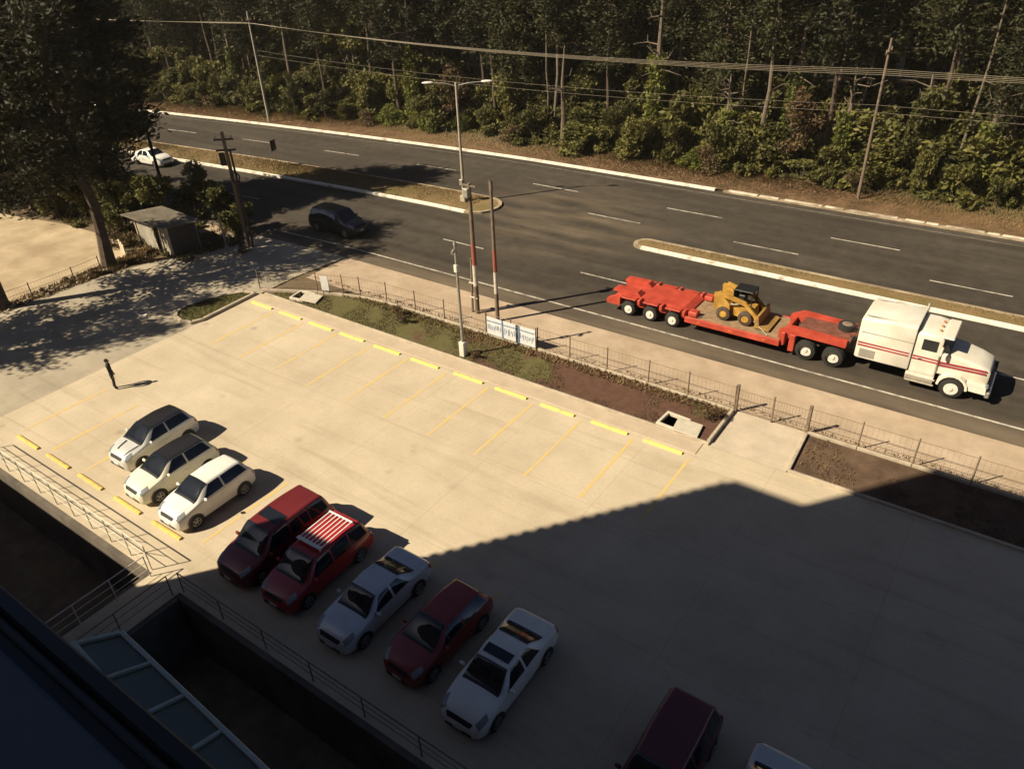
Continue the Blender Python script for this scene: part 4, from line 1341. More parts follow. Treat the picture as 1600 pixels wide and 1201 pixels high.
def banded_pole(name, label, loc, h, r, boots):
    o = empty(name, loc, 0, label, 'pole')
    MB().cyl((0, 0, 0), (0, 0, 1.75), r * 1.12, r * 1.08, 10).build('foot', wood_m, o, True)
    MB().cyl((0, 0, 1.75), (0, 0, 3.05), r * 1.10, r * 1.07, 10).build('white_band', white_band, o, True)
    MB().cyl((0, 0, 3.05), (0, 0, 4.35), r * 1.07, r * 1.03, 10).build('red_band', red_band, o, True)
    MB().cyl((0, 0, 4.35), (0, 0, h), r, r * .75, 10).build('shaft', wood_m, o, True)
    if boots:
        MB().cyl((-.35, -.02, 0), (-.22, 0, 3.4), .07, .06, 8).build('stub_brace', wood_m, o, True)
        for z in (1.0, 1.9):
            MB().box((-.15, 0, z), (.55, .24, .08), .01).build('strap', white_band, o)
        MB().box((-.08, -.16, h - .5), (.34, .3, .5), .03).build('transformer_box', steel_m, o)
        MB().box((0, 0, h - .15), (.9, .1, .1), .01).build('crossarm', wood_m, o)
    else:
        MB().cyl((0, 0, h - .6), (.0, 0, h), .1, .1, 8).build('cap', wood_m, o, True)
    return o
banded_pole('utility_pole', 'wooden pole with red and white bands and a strapped stub', (-25.1, 31.2, 0), 7.75, .125, True)
banded_pole('utility_pole', 'slimmer banded pole standing just right of the strapped one', (-23.5, 31.0, 0), 8.2, .105, False)

dl = empty('street_lamp', (-37.6, 46.0, .14), 0, 'double-arm street lamp on the grass median end', 'street lamp')
MB().cyl((0, 0, 0), (0, 0, 9.0), .13, .085, 10).build('shaft', pole_conc, dl, True)
ax = Vector((.85, .52, 0)).normalized()
for s, L in ((-1, 1.7), (1, 1.9)):
    e = ax * s * L
    MB().tube([(0, 0, 8.75), (e.x * .5, e.y * .5, 8.95), (e.x, e.y, 9.0)], .035, 6).build('arm', steel_m, dl)
    hd_ = MB()
    T = Matrix.Translation((e.x * 1.22, e.y * 1.22, 9.02)) @ Matrix.Rotation(math.atan2(ax.y, ax.x), 4, 'Z')
    vs, fs = ball((0, 0, 0), (.48, .17, .10), 10, 6)
    hd_.add([T @ Vector(p) for p in vs], fs)
    hd_.build('lamp_head', mat('lamp_shell', (.62, .60, .55), .4, .05, 4), dl, 'all')
MB().box((.05, -.22, 1.6), (.32, .28, .5), .04).build('control_box', steel_m, dl)
MB().box((.0, 0, .25), (.5, .5, .5), .04).build('footing', kerb_m, dl)

tp = empty('utility_pole', (-45.6, 31.0, 0), 0, 'dark pole with a coil of cable near the hut', 'pole')
MB().cyl((0, 0, 0), (0, 0, 8.1), .17, .11, 10).build('shaft', wood_m, tp, True)
MB().cyl((.32, .12, 0), (.3, .1, 6.9), .10, .07, 8).build('second_shaft', dark_wood_m, tp, True)
for z in (7.6, 6.9):
    MB().box((0, 0, z), (1.3, .11, .11), .01, R(40)).build('crossarm', dark_wood_m, tp)
for k in range(3):
    MB().cyl((-.4 + .4 * k, -.34 + .34 * k, 7.65), (-.4 + .4 * k, -.34 + .34 * k, 7.85), .05, .04, 6).build('insulator', mat('insulator', (.3, .22, .15), .4, .1, 4), tp)
MB().cyl((-.3, -.2, 5.9), (-.3, -.2, 6.7), .2, .2, 10).build('transformer', mat('dark_chassis', (.045, .03, .025)), tp, True)
ring = [(.5 + .42 * math.cos(t), -.1 + .05 * math.sin(3 * t), 5.1 + .42 * math.sin(t)) for t in np.linspace(0, 2 * math.pi * 3, 60)]
MB().tube(ring, .05, 5).build('cable_coil', black_m, tp)

pp = empty('utility_pole', (-62.4, 35.4, 0), 0, 'plain dark pole in front of the white moving sedan', 'pole')
MB().cyl((0, 0, 0), (0, 0, 5.3), .15, .11, 8).build('shaft', dark_wood_m, pp, True)
MB().cyl((0, 0, 5.1), (0, 0, 5.4), .14, .09, 8).build('cap', dark_wood_m, pp, True)
sp = empty('short_post', (-46.8, 30.0, 0), 0, 'short thin post standing between the hut and the coil pole', 'post')
MB().cyl((0, 0, 0), (0, 0, 2.5), .06, .05, 8).build('shaft', pole_conc, sp, True)
MB().box((0, 0, .1), (.25, .25, .2), .02).build('footing', kerb_m, sp)
sg = empty('road_sign', (-58.8, 45.0, .14), R(-80), 'small dark road sign seen from behind on the median', 'sign')
MB().cyl((0, 0, 0), (0, 0, 2.4), .035, n=6).build('post', rust_m, sg)
MB().box((0, -.05, 2.0), (.7, .03, .95), .01).build('plate', black_m, sg)

def line_pole(loc, h, label, m):
    o = empty('power_pole', loc, 0, label, 'pole')
    MB().cyl((0, 0, -.1), (0, 0, h), .13, .085, 10).build('shaft', m, o, True)
    MB().box((0, 0, h - .9), (.12, 1.9, .12), .01).build('crossarm', dark_wood_m, o)
    for k in range(4):
        MB().cyl((0, -.8 + .53 * k, h - .84), (0, -.8 + .53 * k, h - .62), .05, .04, 6).build('insulator', mat('insulator', (.3, .22, .15)), o)
    return o
pl, pr = (-73.6, 56.4, .09), (-11.3, 61.2, .09)
line_pole(pl, 11.3, 'slender power pole beside the far kerb at the left', pole_conc)
line_pole(pr, 11.3, 'weathered power pole among the shrubs at the right', wood_m)
def wire(label, pts_h, off, r=.014):
    pts = []
    for (p, q, sag) in pts_h:
        n = 14
        for i in range(n + (1 if (p, q, sag) == pts_h[-1] else 0)):
            t = i / n
            pts.append((p[0] + (q[0] - p[0]) * t, p[1] + off + (q[1] - p[1]) * t, p[2] + (q[2] - p[2]) * t - sag * 4 * t * (1 - t)))
    return tag(MB().tube(pts, r, 5).build('overhead_wire', wire_m), label, 'wire', 'overhead wires along the far roadside')
for k in range(4):
    zz = -.11 * k
    wire('one of the four overhead wires strung between the far roadside poles',
         [((-125, 50.5, 10.3), (-73.6, 56.4, 10.45 + zz), .3), ((-73.6, 56.4, 10.45 + zz), (-11.3, 60.0, 9.75 + zz * 2), .75), ((-11.3, 60.0, 9.75 + zz * 2), (40, 61.5, 11.6 + zz), .5)], -.8 + .53 * k)
for k in range(2):
    wire('faint lower cable, one of two below the overhead wires',
         [((-73.6, 56.4, 7.6 - .5 * k), (-11.3, 61.0, 7.0 - .5 * k), .8), ((-11.3, 61.0, 7.0 - .5 * k), (40, 61.5, 9 - .4 * k), .4)], .1, .009)

# ------------------------------------------------------------------ hut by the driveway
hut = empty('roadside_hut', (-51.0, 28.2, -.03), R(0), 'small grey hut with a sloping sheet roof under the trees', 'hut')
hut.scale = (.86, .86, .86)
hm = mat('hut_board', (0.30, 0.27, 0.215), 0.9, 0.3, 1.5)
ca, cb, cc, cd = [(-2.8, -.9), (2.6, -1.3), (3.2, .9), (-2.2, 1.4)]
def wallp(p, q, z0, z1a, z1b, m, name, t=.07, parent=None):
    d = Vector((q[0] - p[0], q[1] - p[1], 0)).normalized()
    n = Vector((d.y, -d.x, 0)) * t
    vs = [(p[0], p[1], z0), (q[0], q[1], z0), (q[0], q[1], z1b), (p[0], p[1], z1a)]
    vs += [(x - n.x, y - n.y, z) for x, y, z in vs]
    return MB().add(vs, [(0, 1, 2, 3), (7, 6, 5, 4), (0, 4, 5, 1), (1, 5, 6, 2), (2, 6, 7, 3), (3, 7, 4, 0)]).build(name, m, parent or hut)
wallp(ca, (0.2, -1.12), 0, 2.5, 2.55, hm, 'wall_panel')
wallp((1.3, -1.2), cb, 0, 2.55, 2.6, hm, 'wall_panel')
wallp(cb, cc, 0, 2.6, 2.5, mat('shaded_board', (.06, .05, .04), .9, .3, 2), 'wall_panel')  # darker colour paints in the shade on the hut's right side
wallp(cc, cd, 0, 2.4, 2.4, hm, 'wall_panel')
wallp(cd, ca, 0, 2.4, 2.5, hm, 'wall_panel')
for x in (0.25, 1.25, -2.75, 2.55):
    MB().box((x, -1.16 - (x - .7) * .074 - .04, 1.27), (.12, .1, 2.5), .01).build('frame_post', mat('pale_timber', (.5, .42, .3), .9, .15, 4), hut)
MB().box((.75, -1.0, 1.2), (.95, .06, 2.3)).build('doorway', black_m, hut)
rfm = mat('sheet_roof', (0.20, 0.175, 0.135), 0.7, 0.3, 1.2)
mb = MB()
n = 40
ra, rb, rc, rd = [Vector(p) for p in ((-3.6, -1.55, 2.62), (3.0, -1.95, 2.72), (3.7, 1.3, 2.5), (-2.9, 1.9, 2.42))]
for k in range(n):
    t0, t1 = k / n, (k + 1) / n
    z = .025 if k % 2 else 0
    p0, p1, q0, q1 = ra.lerp(rb, t0), ra.lerp(rb, t1), rd.lerp(rc, t0), rd.lerp(rc, t1)
    u = Vector((0, 0, z))
    vs = [p0 + u, p1 + u, q1 + u, q0 + u]
    vs += [v - Vector((0, 0, .05)) for v in vs]
    mb.add(vs, [(0, 1, 2, 3), (7, 6, 5, 4), (0, 4, 5, 1), (1, 5, 6, 2), (2, 6, 7, 3), (3, 7, 4, 0)])
mb.build('roof', rfm, hut)
# low board barrier and debris beside the hut
for i, (x, y) in enumerate(((-53.1, 25.7), (-52.5, 25.5), (-51.95, 25.3))):
    o = MB().box((x, y, .42), (.36, .06, .95), .01, R(-15)).build('barrier_board', mat('pale_timber', (.5, .42, .3)))
    tag(o, ['leftmost upright pale board left of the hut', 'middle upright pale board left of the hut', 'upright pale board nearest the hut'][i], 'board', 'upright boards by the hut')
yf = fence('yard_fence', 'low wire fence along the near edge of the dirt yard', [(-51.2, 15.2), (-51.0, 18.2), (-51.0, 21.0), (-51.2, 23.0)], 1.0, rust_m, False, .04)
mb = MB()
for k in range(70):
    x, y = -50.9 + rng.uniform(-.7, .5), 16 + rng.uniform(0, 10.5)
    s = rng.uniform(.08, .28)
    mb.box((x + (0 if y < 23 else (y - 23) * .25), y, s * .3), (s, s * rng.uniform(.6, 1.2), s * .7), s * .2, rng.uniform(0, 3))
struct(mb.build('rubble', mat('rubble_stone', (.16, .13, .10), .9, scale=1.5, color2=(.42, .35, .26))), 'stuff')

# ------------------------------------------------------------------ vegetation
def leaf_mesh(name, pts, size, m, upbias=.3, aspect=.55, jitter=.35, seed=0, dirs=None):
    g = np.random.default_rng(seed)
    pts = np.asarray(pts)
    N = len(pts)
    nrm = g.normal(size=(N, 3))
    nrm[:, 2] = np.abs(nrm[:, 2]) + upbias
    nrm /= np.linalg.norm(nrm, axis=1, keepdims=True)
    a = g.normal(size=(N, 3)) if dirs is None else dirs + g.normal(size=(N, 3)) * .35
    a -= (a * nrm).sum(1, keepdims=True) * nrm
    a /= np.maximum(np.linalg.norm(a, axis=1, keepdims=True), 1e-6)
    b_ = np.cross(nrm, a)
    s = size * (1 + g.uniform(-jitter, jitter, (N, 1)))
    v = np.stack([pts - a * s, pts + b_ * s * aspect, pts + a * s, pts - b_ * s * aspect], 1).reshape(-1, 3)
    me = bpy.data.meshes.new(name)
    me.vertices.add(4 * N)
    me.vertices.foreach_set('co', v.astype(np.float32).ravel())
    me.loops.add(4 * N)
    me.loops.foreach_set('vertex_index', np.arange(4 * N, dtype=np.int32))
    me.polygons.add(N)
    me.polygons.foreach_set('loop_start', np.arange(0, 4 * N, 4, dtype=np.int32))
    me.polygons.foreach_set('loop_total', np.full(N, 4, dtype=np.int32))
    me.update()
    me.validate()
    me.materials.append(m)
    return me

def mesh_obj(name, me, parent=None):
    o = bpy.data.objects.new(name, me)
    col.objects.link(o)
    o.parent = parent
    return o

def clump_points(g, centers, radii, per):
    out = []
    for c, r_ in zip(centers, radii):
        n = int(per * r_ * r_)
        d = g.normal(size=(n, 3))
        d /= np.linalg.norm(d, axis=1, keepdims=True)
        d *= (r_ * g.uniform(.45, 1.08, (n, 1)))
        d[:, 2] *= .75
        out.append(np.asarray(c) + d)
    return np.concatenate(out)

protos = {}
def make_pine(key, seed, h=21, z0=8.5, rad=3.2, leaf=pine_leaf, bark=bark_m, per_branch=80, r_base=.2, taper=.35, name='pine_tree', size=.19):
    g = np.random.default_rng(seed)
    o = empty(name, (0, 0, -500))
    o['category'] = 'tree'
    mb = MB()
    cx = np.cumsum(g.normal(0, .12, (9, 2)), 0)
    cx -= cx[0]
    zs = np.linspace(0, h, 9)
    mb.tube([(cx[i, 0], cx[i, 1], zs[i]) for i in range(9)], [r_base * (1.25 if i == 0 else 1 - .85 * i / 8) for i in range(9)], 9)
    pts, dirs = [], []
    z = z0
    while z < h:
        f = (z - z0) / (h - z0)
        Rb = rad * (taper + (1 - taper) * math.sin(math.pi * min(1, .22 + .78 * f)) ) * (1 - .35 * f)
        k = g.integers(3, 6)
        ph = g.uniform(0, 6.28)
        for i in range(k):
            a = ph + 6.28 * i / k + g.uniform(-.4, .4)
            L = Rb * g.uniform(.6, 1.15)
            tr_x, tr_y = np.interp(z, zs, cx[:, 0]), np.interp(z, zs, cx[:, 1])
            e = np.array([tr_x + L * math.cos(a), tr_y + L * math.sin(a), z + L * g.uniform(-.12, .25)])
            st = np.array([tr_x, tr_y, z])
            mb.tube([tuple(st), tuple((st + e) / 2 + [0, 0, -.05 * L]), tuple(e)], [.06, .04, .015], 4)
            n = int(per_branch * L / 2)
            t = g.uniform(.3, 1.05, (n, 1))
            q = st + (e - st) * t + g.normal(0, .26, (n, 3)) * (1 + t * .6)
            pts.append(q)
            dirs.append(np.repeat([(e - st) / L + [0, 0, .35]], n, 0))
        z += g.uniform(.45, .85)
    mb.build('trunk', bark, o, True)
    P = np.concatenate(pts)
    me = leaf_mesh('crown', P, size, leaf, .2, .38, .4, seed, np.concatenate(dirs))
    mesh_obj('crown', me, o)
    protos[key] = o
    return o

def make_column(key, seed, h=18, rad=2.2, leaf=dark_leaf, n=9000, z0=1.0, size=.3, name='cypress_tree'):
    g = np.random.default_rng(seed)
    o = empty(name, (0, 0, -500))
    o['category'] = 'tree'
    MB().tube([(0, 0, 0), (.05, 0, h * .5), (0, .05, h * .96)], [.3, .18, .03], 8).build('trunk', bark_m, o, True)
    cs, rs = [], []
    for k in range(75):
        f = g.uniform(0, 1) ** 1.15
        z = z0 + (h - z0) * f
        Rz = rad * (1 - f) ** .6 * (.75 + .4 * math.sin(f * 9 + seed)) + .15
        a = g.uniform(0, 6.28)
        rr_ = Rz * math.sqrt(g.uniform(.15, 1))
        cs.append((rr_ * math.cos(a), rr_ * math.sin(a), z))
        rs.append(g.uniform(.5, .95) * (1 - .4 * f))
    P = clump_points(g, cs, rs, n / 75 / .5)
    mesh_obj('crown', leaf_mesh('crown', P, size, leaf, .1, .45, .4, seed), o)
    protos[key] = o
    return o

def make_broad(key, seed, h=11, rad=3.5, zc=3.0, leaf=olive_leaf, bark=bark_m, nc=36, per=300, size=.19, name='leafy_tree'):
    g = np.random.default_rng(seed)
    o = empty(name, (0, 0, -500))
    o['category'] = 'tree'
    mb = MB()
    top = (g.normal(0, .3), g.normal(0, .3), h * .75)
    mb.tube([(0, 0, 0), (g.normal(0, .15), g.normal(0, .15), h * .35), top], [.26, .18, .06], 8)
    cs, rs = [], []
    for k in range(nc):
        f = g.uniform(0, 1)
        z = zc + (h - zc) * f
        Rz = rad * math.sin(math.pi * (.18 + .78 * f)) 
        a = g.uniform(0, 6.28)
        rr_ = Rz * math.sqrt(g.uniform(.1, 1))
        c = (rr_ * math.cos(a), rr_ * math.sin(a), z)
        cs.append(c)
        rs.append(g.uniform(.55, 1.15))
        if k % 3 == 0:
            zz = min(z * .7, h * .6)
            mb.tube([(0, 0, zz * .8), (c[0] * .5, c[1] * .5, zz * .95 + .2), c], [.08, .05, .02], 4)
    mb.build('trunk', bark, o, True)
    mesh_obj('crown', leaf_mesh('crown', clump_points(g, cs, rs, per), size, leaf, .3, .6, .4, seed), o)
    protos[key] = o
    return o

def make_shrub(key, seed, h=3.0, rad=1.9, leaf=shrub_leaf, nc=24, per=520, size=.13, name='shrub'):
    g = np.random.default_rng(seed)
    o = empty(name, (0, 0, -500))
    o['category'] = 'shrub'
    mb = MB()
    cs, rs = [], []
    for k in range(nc):
        a = g.uniform(0, 6.28)
        f = g.uniform(0, 1)
        rr_ = rad * math.sqrt(g.uniform(0, 1)) * (1 - .55 * f)
        c = (rr_ * math.cos(a), rr_ * math.sin(a), .25 + (h - .5) * f)
        cs.append(c)
        rs.append(g.uniform(.35, .8))
        if k % 2 == 0:
            mb.tube([(c[0] * .15, c[1] * .15, 0), (c[0] * .6, c[1] * .6, c[2] * .6), (c[0], c[1], c[2] + .3)], [.04, .03, .012], 4)
    mb.build('stems', bark_m, o)
    P = clump_points(g, cs, rs, per)
    P[:, 2] = np.maximum(P[:, 2], .03)
    mesh_obj('foliage', leaf_mesh('foliage', P, size, leaf, .35, .5, .45, seed), o)
    protos[key] = o
    return o

def make_snag(key, seed, h=12, vine=True, name='vine_covered_snag', r0=.3, forked=False):
    g = np.random.default_rng(seed)
    o = empty(name, (0, 0, -500))
    o['category'] = 'tree'
    mb = MB()
    ax_ = [(0, 0, 0), (.1, .05, h * .3), (-.05, .1, h * .65), (.25 if forked else .1, 0, h)]
    mb.tube(ax_, [r0 * 1.2, r0, r0 * .65, r0 * .2], 8)
    for k in range(12 if not forked else 4):
        z = h * g.uniform(.42, .97)
        a = g.uniform(0, 6.28)
        L = g.uniform(.8, 2.4)
        p1 = (L * .55 * math.cos(a), L * .55 * math.sin(a), z + g.uniform(-.1, .5))
        p2 = (L * math.cos(a + .3), L * math.sin(a + .3), z + g.uniform(-.3, .7))
        mb.tube([(0, 0, z), p1, p2], [.07, .045, .015], 4)
        if g.uniform() > .4:
            mb.tube([p1, (p1[0] + .3 * math.cos(a - .8), p1[1] + .3 * math.sin(a - .8), p1[2] + .55)], [.035, .01], 4)
    mb.build('trunk', pale_bark, o, True)
    if vine:
        n = 2200
        z = h * .62 * g.uniform(0, 1, n) ** .9
        a = g.uniform(0, 6.28, n)
        rr_ = (r0 + .25 + .35 * (1 - z / (h * .65))) * g.uniform(.6, 1.25, n)
        P = np.stack([rr_ * np.cos(a), rr_ * np.sin(a), z], -1)
        mesh_obj('vines', leaf_mesh('vines', P, .15, vine_leaf, .2, .6, .4, seed), o)
    protos[key] = o
    return o

for k in range(4):
    make_pine(f'pine{k}', 20 + k, h=20 + 1.5 * k, z0=(8, 10.5, 6.5, 9)[k], rad=(3.1, 2.8, 3.4, 3.0)[k], bark=(bark_m, bark_m, bark_m, pale_bark)[k])
make_pine('slim', 39, h=19, z0=13.5, rad=1.8, r_base=.13, bark=pale_bark, per_branch=60)
make_pine('bigpine', 31, h=21, z0=6.5, rad=4.2, per_branch=80, r_base=.42, leaf=dark_leaf, size=.21)
make_pine('lowpine', 33, h=19, z0=2.2, rad=3.6, per_branch=50, leaf=dark_leaf, size=.28)
make_pine('t1', 35, h=16.5, z0=6.0, rad=4.5, per_branch=120, r_base=.42, leaf=dark_leaf, size=.19, taper=.6)
make_pine('t3', 37, h=20, z0=5.0, rad=4.8, per_branch=230, r_base=.4, leaf=dark_leaf, size=.23, taper=.75, name='conifer_tree')
make_pine('lowtree', 36, h=8.5, z0=.8, rad=3.2, per_branch=60, leaf=dark_leaf, size=.26)
make_column('col0', 41, rad=2.6, n=14000)
make_column('col1', 42, h=21, rad=3.0, n=11000)
for k in range(3):
    make_broad(f'broad{k}', 50 + k, h=(9, 11, 8)[k], leaf=(olive_leaf, shrub_leaf, olive_leaf)[k], rad=(2.8, 3.4, 2.6)[k])
make_broad('drytree', 55, h=9, leaf=dry_leaf, rad=2.3, nc=22, per=110)
for k in range(5):
    make_shrub(f'shrub{k}', 60 + k, h=(2.6, 3.6, 4.6, 3.0, 2.0)[k], rad=(1.9, 2.0, 2.2, 2.4, 1.6)[k], leaf=(shrub_leaf, shrub_leaf, olive_leaf, shrub_leaf, vine_leaf)[k], size=(.13, .15, .13, .17, .12)[k])
make_shrub('dryshrub', 66, h=2.2, rad=1.5, leaf=dry_leaf, nc=14, per=180)
make_snag('snag', 70)
make_snag('snag2', 71, h=9.5, vine=False, forked=True, name='bare_snag', r0=.24)
make_snag('snag3', 72, h=8.5, vine=True, r0=.26)

def put(key, x, y, label, cat, group, sc=1.0, z=None, rz=None):
    b_ = bend(x) if y > 50 else 0
    return copy_tree(protos[key], (x, y + b_, (0.05 if y > 50 else -.03) if z is None else z), rng.uniform(0, 6.28) if rz is None else rz, sc, label, cat, group)

# --- forest across the road
G1 = 'pines of the roadside forest'
ORD = ['first', 'second', 'third', 'fourth', 'fifth', 'sixth', 'seventh', 'eighth', 'ninth', 'tenth', 'eleventh', 'twelfth', 'thirteenth', 'fourteenth', 'fifteenth', 'sixteenth', 'seventeenth', 'eighteenth', 'nineteenth', 'twentieth', 'twenty-first', 'twenty-second']
front = [-97, -90.5, -84, -78, -70.5, -65, -60.2, -55.5, -51, -48.2, -45.8, -41.5, -36.0, -29.6, -25, -21, -15.8, -8.0, -3.0, 3, 9, 15]
for i, x in enumerate(front):
    put(f'pine{i % 4}', x, 65.2 + rng.uniform(-.8, 2.2), f'slender pine in the front row of the far forest, {ORD[i]} from the left', 'tree', G1, rng.uniform(.85, 1.1))
for row, (y, stp) in enumerate(((71.5, 5.0), (79, 5.4), (87, 6.0), (96, 6.6))):
    x = -135 - row * 14
    while x < 18 + row * 4:
        put(f'pine{int(rng.integers(0, 4))}', x + rng.uniform(-1.6, 1.6), y + rng.uniform(-2, 2), 'tall dark pine standing deeper inside the forest across the road', 'tree', 'pines deep in the forest', rng.uniform(.85, 1.15))
        x += stp + rng.uniform(-.8, 1.2)
x = -175
while x < 40:
    put('col1' if rng.uniform() < .6 else 'lowpine', x, 106 + rng.uniform(-3, 5), 'dense dark evergreen closing the view at the back of the forest', 'tree', 'dense evergreens at the back of the forest', rng.uniform(1.0, 1.3))
    x += rng.uniform(4.0, 5.5)
for i, x in enumerate(sorted(rng.uniform(-98, 4, 8).tolist())):
    put('slim', x, rng.uniform(64.2, 70), f'thin bare-stemmed pale trunk at the far forest edge, {ORD[i]} from the left', 'tree', 'thin pale trunks at the forest edge', rng.uniform(.85, 1.1))
for i, x in enumerate((-92, -80, -68.5, -57.5, -47, -39.5, -31.5, -22.5, -13.2, -6.8, 1.0, 6.5)):
    put(('broad0', 'broad1', 'broad2')[int(rng.integers(0, 3))], x, 67.8 + rng.uniform(-1, 2.5), f'mid-height leafy tree among the far pines, {ORD[i]} from the left', 'tree', 'leafy trees among the pines', rng.uniform(.75, 1.1))
for i, (x, y) in enumerate(((-52.8, 64.6), (-17.9, 64.8))):
    put('drytree', x, y, f'brown half-dry tree at the far forest edge, {ORD[i]} from the left', 'tree', 'half-dry trees at the forest edge', rng.uniform(.7, 1.0))
put('snag', -30.6, 65.5, 'bare-topped trunk wrapped in bright vines, mid-right forest edge', 'tree', None, 1.12)
put('snag2', -39.0, 63.2, 'crooked bare snag with a bent top at the forest edge', 'tree', None, .95, rz=0)
for i, x in enumerate((-84, -66.5, -58, -23.5, -18.6, -4.2, .5)):
    put('snag3' if i % 2 else 'snag', x, rng.uniform(64.5, 66.5), f'vine-draped trunk at the far forest edge, {ORD[i]} of seven from the left', 'tree', 'vine-draped trunks at the forest edge', rng.uniform(.8, 1.15))
put('snag3', -14.2, 66.0, 'short leafy-vined stump left of the weathered power pole', 'tree', None, 1.0)
put('snag3', -9.0, 67.5, 'vine-hung trunk right of the weathered power pole', 'tree', None, .95)
x = -108
i = 0
while x < 12:
    k = int(rng.integers(0, 5))
    put(f'shrub{k}', x, 63.2 + rng.uniform(-.5, 1.1) + (.8 if x > -20 else 0), 'green leafy shrub in the front row along the forest edge', 'shrub', 'shrubs along the forest edge', tuple(rng.uniform(.45, 1.15, 3)))
    x += rng.uniform(1.2, 3.2)
x = -112
while x < 14:
    k = int(rng.integers(0, 4))
    put(f'shrub{k}', x, 66.2 + rng.uniform(-.8, 1.2), 'taller shrub in the second row behind the forest edge', 'shrub', 'second-row shrubs of the forest', tuple(rng.uniform(.8, 1.6, 3) * (1.25 if x > -32 else 1)))
    x += rng.uniform(1.8, 3.0)
for i, x in enumerate((-88, -62.5, -44, -24.2, -12.0)):
    put('dryshrub', x, 62.4 + rng.uniform(-.4, .8), f'dry brown bush on the far bank, {ORD[i]} from the left', 'shrub', 'dry bushes along the forest edge', rng.uniform(.6, 1.0))

for y, stp, sc in ((72.5, 3.6, 1.3), (80, 4.6, 1.5), (90, 5.4, 1.7)):
    x = -135
    while x < 16:
        put(f'shrub{int(rng.integers(0, 4))}', x, y + rng.uniform(-2, 2), 'dark undergrowth bush deep among the pine trunks across the road', 'shrub', 'undergrowth deep in the forest', sc * rng.uniform(.7, 1.1))
        x += stp * rng.uniform(.7, 1.3)

# --- trees on the left of the driveway
put('t1', -51.4, 23.7, 'tall pine with a bare lower trunk beside the driveway at the left', 'tree', None, 1.0, rz=.6)
put('bigpine', -51.3, 16.4, 'tall pine whose trunk foot shows at the left edge of the picture', 'tree', None, .95, rz=2.1)
put('t3', -60.6, 30.6, 'tall dark conifer rising right behind the hut', 'tree', None, 1.12, rz=1)
put('t3', -65.0, 27.4, 'tall dark conifer at the back of the dirt yard, left of the hut', 'tree', None, .92, rz=2.4)
CL = ['the one nearest the tall conifer', 'second from the tall conifer', 'third from the tall conifer', 'fourth from the tall conifer', 'fifth from the tall conifer', 'sixth from the tall conifer', 'seventh from the tall conifer', 'farthest from the tall conifer']
for i, (x, y, k, s) in enumerate(((-65.5, 29.8, 'lowtree', 1.0), (-68.5, 27.2, 'lowtree', .95), (-71.5, 29.5, 'lowtree', 1.1), (-73.5, 26.0, 'lowtree', 1.05), (-77, 28, 'lowtree', 1.2), (-79.5, 25.0, 'lowtree', 1.1), (-85, 27, 'lowtree', 1.3), (-91, 28.0, 'lowtree', 1.3))):
    put(k, x, y, 'low dark conifer in the clump behind the dirt yard, ' + CL[i], 'tree', 'conifer clump behind the dirt yard', s)
for (x, y, s) in ((-52.5, 9.0, .8), (-53.0, 3.0, .9)):
    put('bigpine', x, y, 'tall pine beside the driveway outside the left edge, known by its shadow', 'tree', 'pines beside the driveway out of view', s)
HB = ['the one touching its left wall', 'second left of it', 'third left of it', 'fourth left of it', 'behind its back wall', 'behind its right corner', 'at the far end of the yard', 'nearest the coil pole']
for i, (x, y, k, s) in enumerate(((-55.6, 30.6, 'shrub1', 1.0), (-57.5, 28.6, 'shrub2', .9), (-59.6, 29.6, 'shrub2', 1.0), (-62.0, 28.2, 'shrub1', .9), (-54.6, 33.6, 'shrub2', .9), (-51.5, 33.0, 'shrub1', .8), (-64.8, 27.8, 'shrub2', .9), (-48.6, 33.2, 'shrub1', .55))):
    put(k, x, y, 'dark bush round the roadside hut, ' + HB[i], 'shrub', 'dark bushes round the hut', s)
for i, (x, y, s) in enumerate(((-54.6, 26.0, .55), (-53.6, 26.6, .5), (-50.9, 22.3, .28), (-51.2, 20.6, .22), (-51.0, 18.9, .2), (-49.6, 25.9, .4), (-47.9, 29.7, .4), (-45.2, 30.2, .35))):
    put('dryshrub', x, y, 'low dry weed clump beside the driveway, ' + ['left of the upright boards', 'right behind the upright boards', 'at the foot of the tall pine', 'just below the tall pine', 'nearest the left edge', 'before the hut front', 'at the hut right corner', 'at the coil pole foot'][i], 'shrub', 'weed clumps beside the driveway', s)
for (x, y, s, l) in ((-28.8, 28.4, .3, 'small dry bush in the middle of the planting strip'), (-27.9, 28.0, .26, 'low weed right of the dry bush in the strip'), (-22.0, 26.95, .2, 'small pinkish weed at the foot of the grey post'), (-9.3, 28.2, .3, 'weed clump at the strip end beside the walkway')):
    put('dryshrub', x, y, l, 'shrub', None, s, z=.02)
for p in protos.values():           # the prototypes themselves are not part of the place
    for ch in list(p.children):
        bpy.data.objects.remove(ch)
    bpy.data.objects.remove(p)

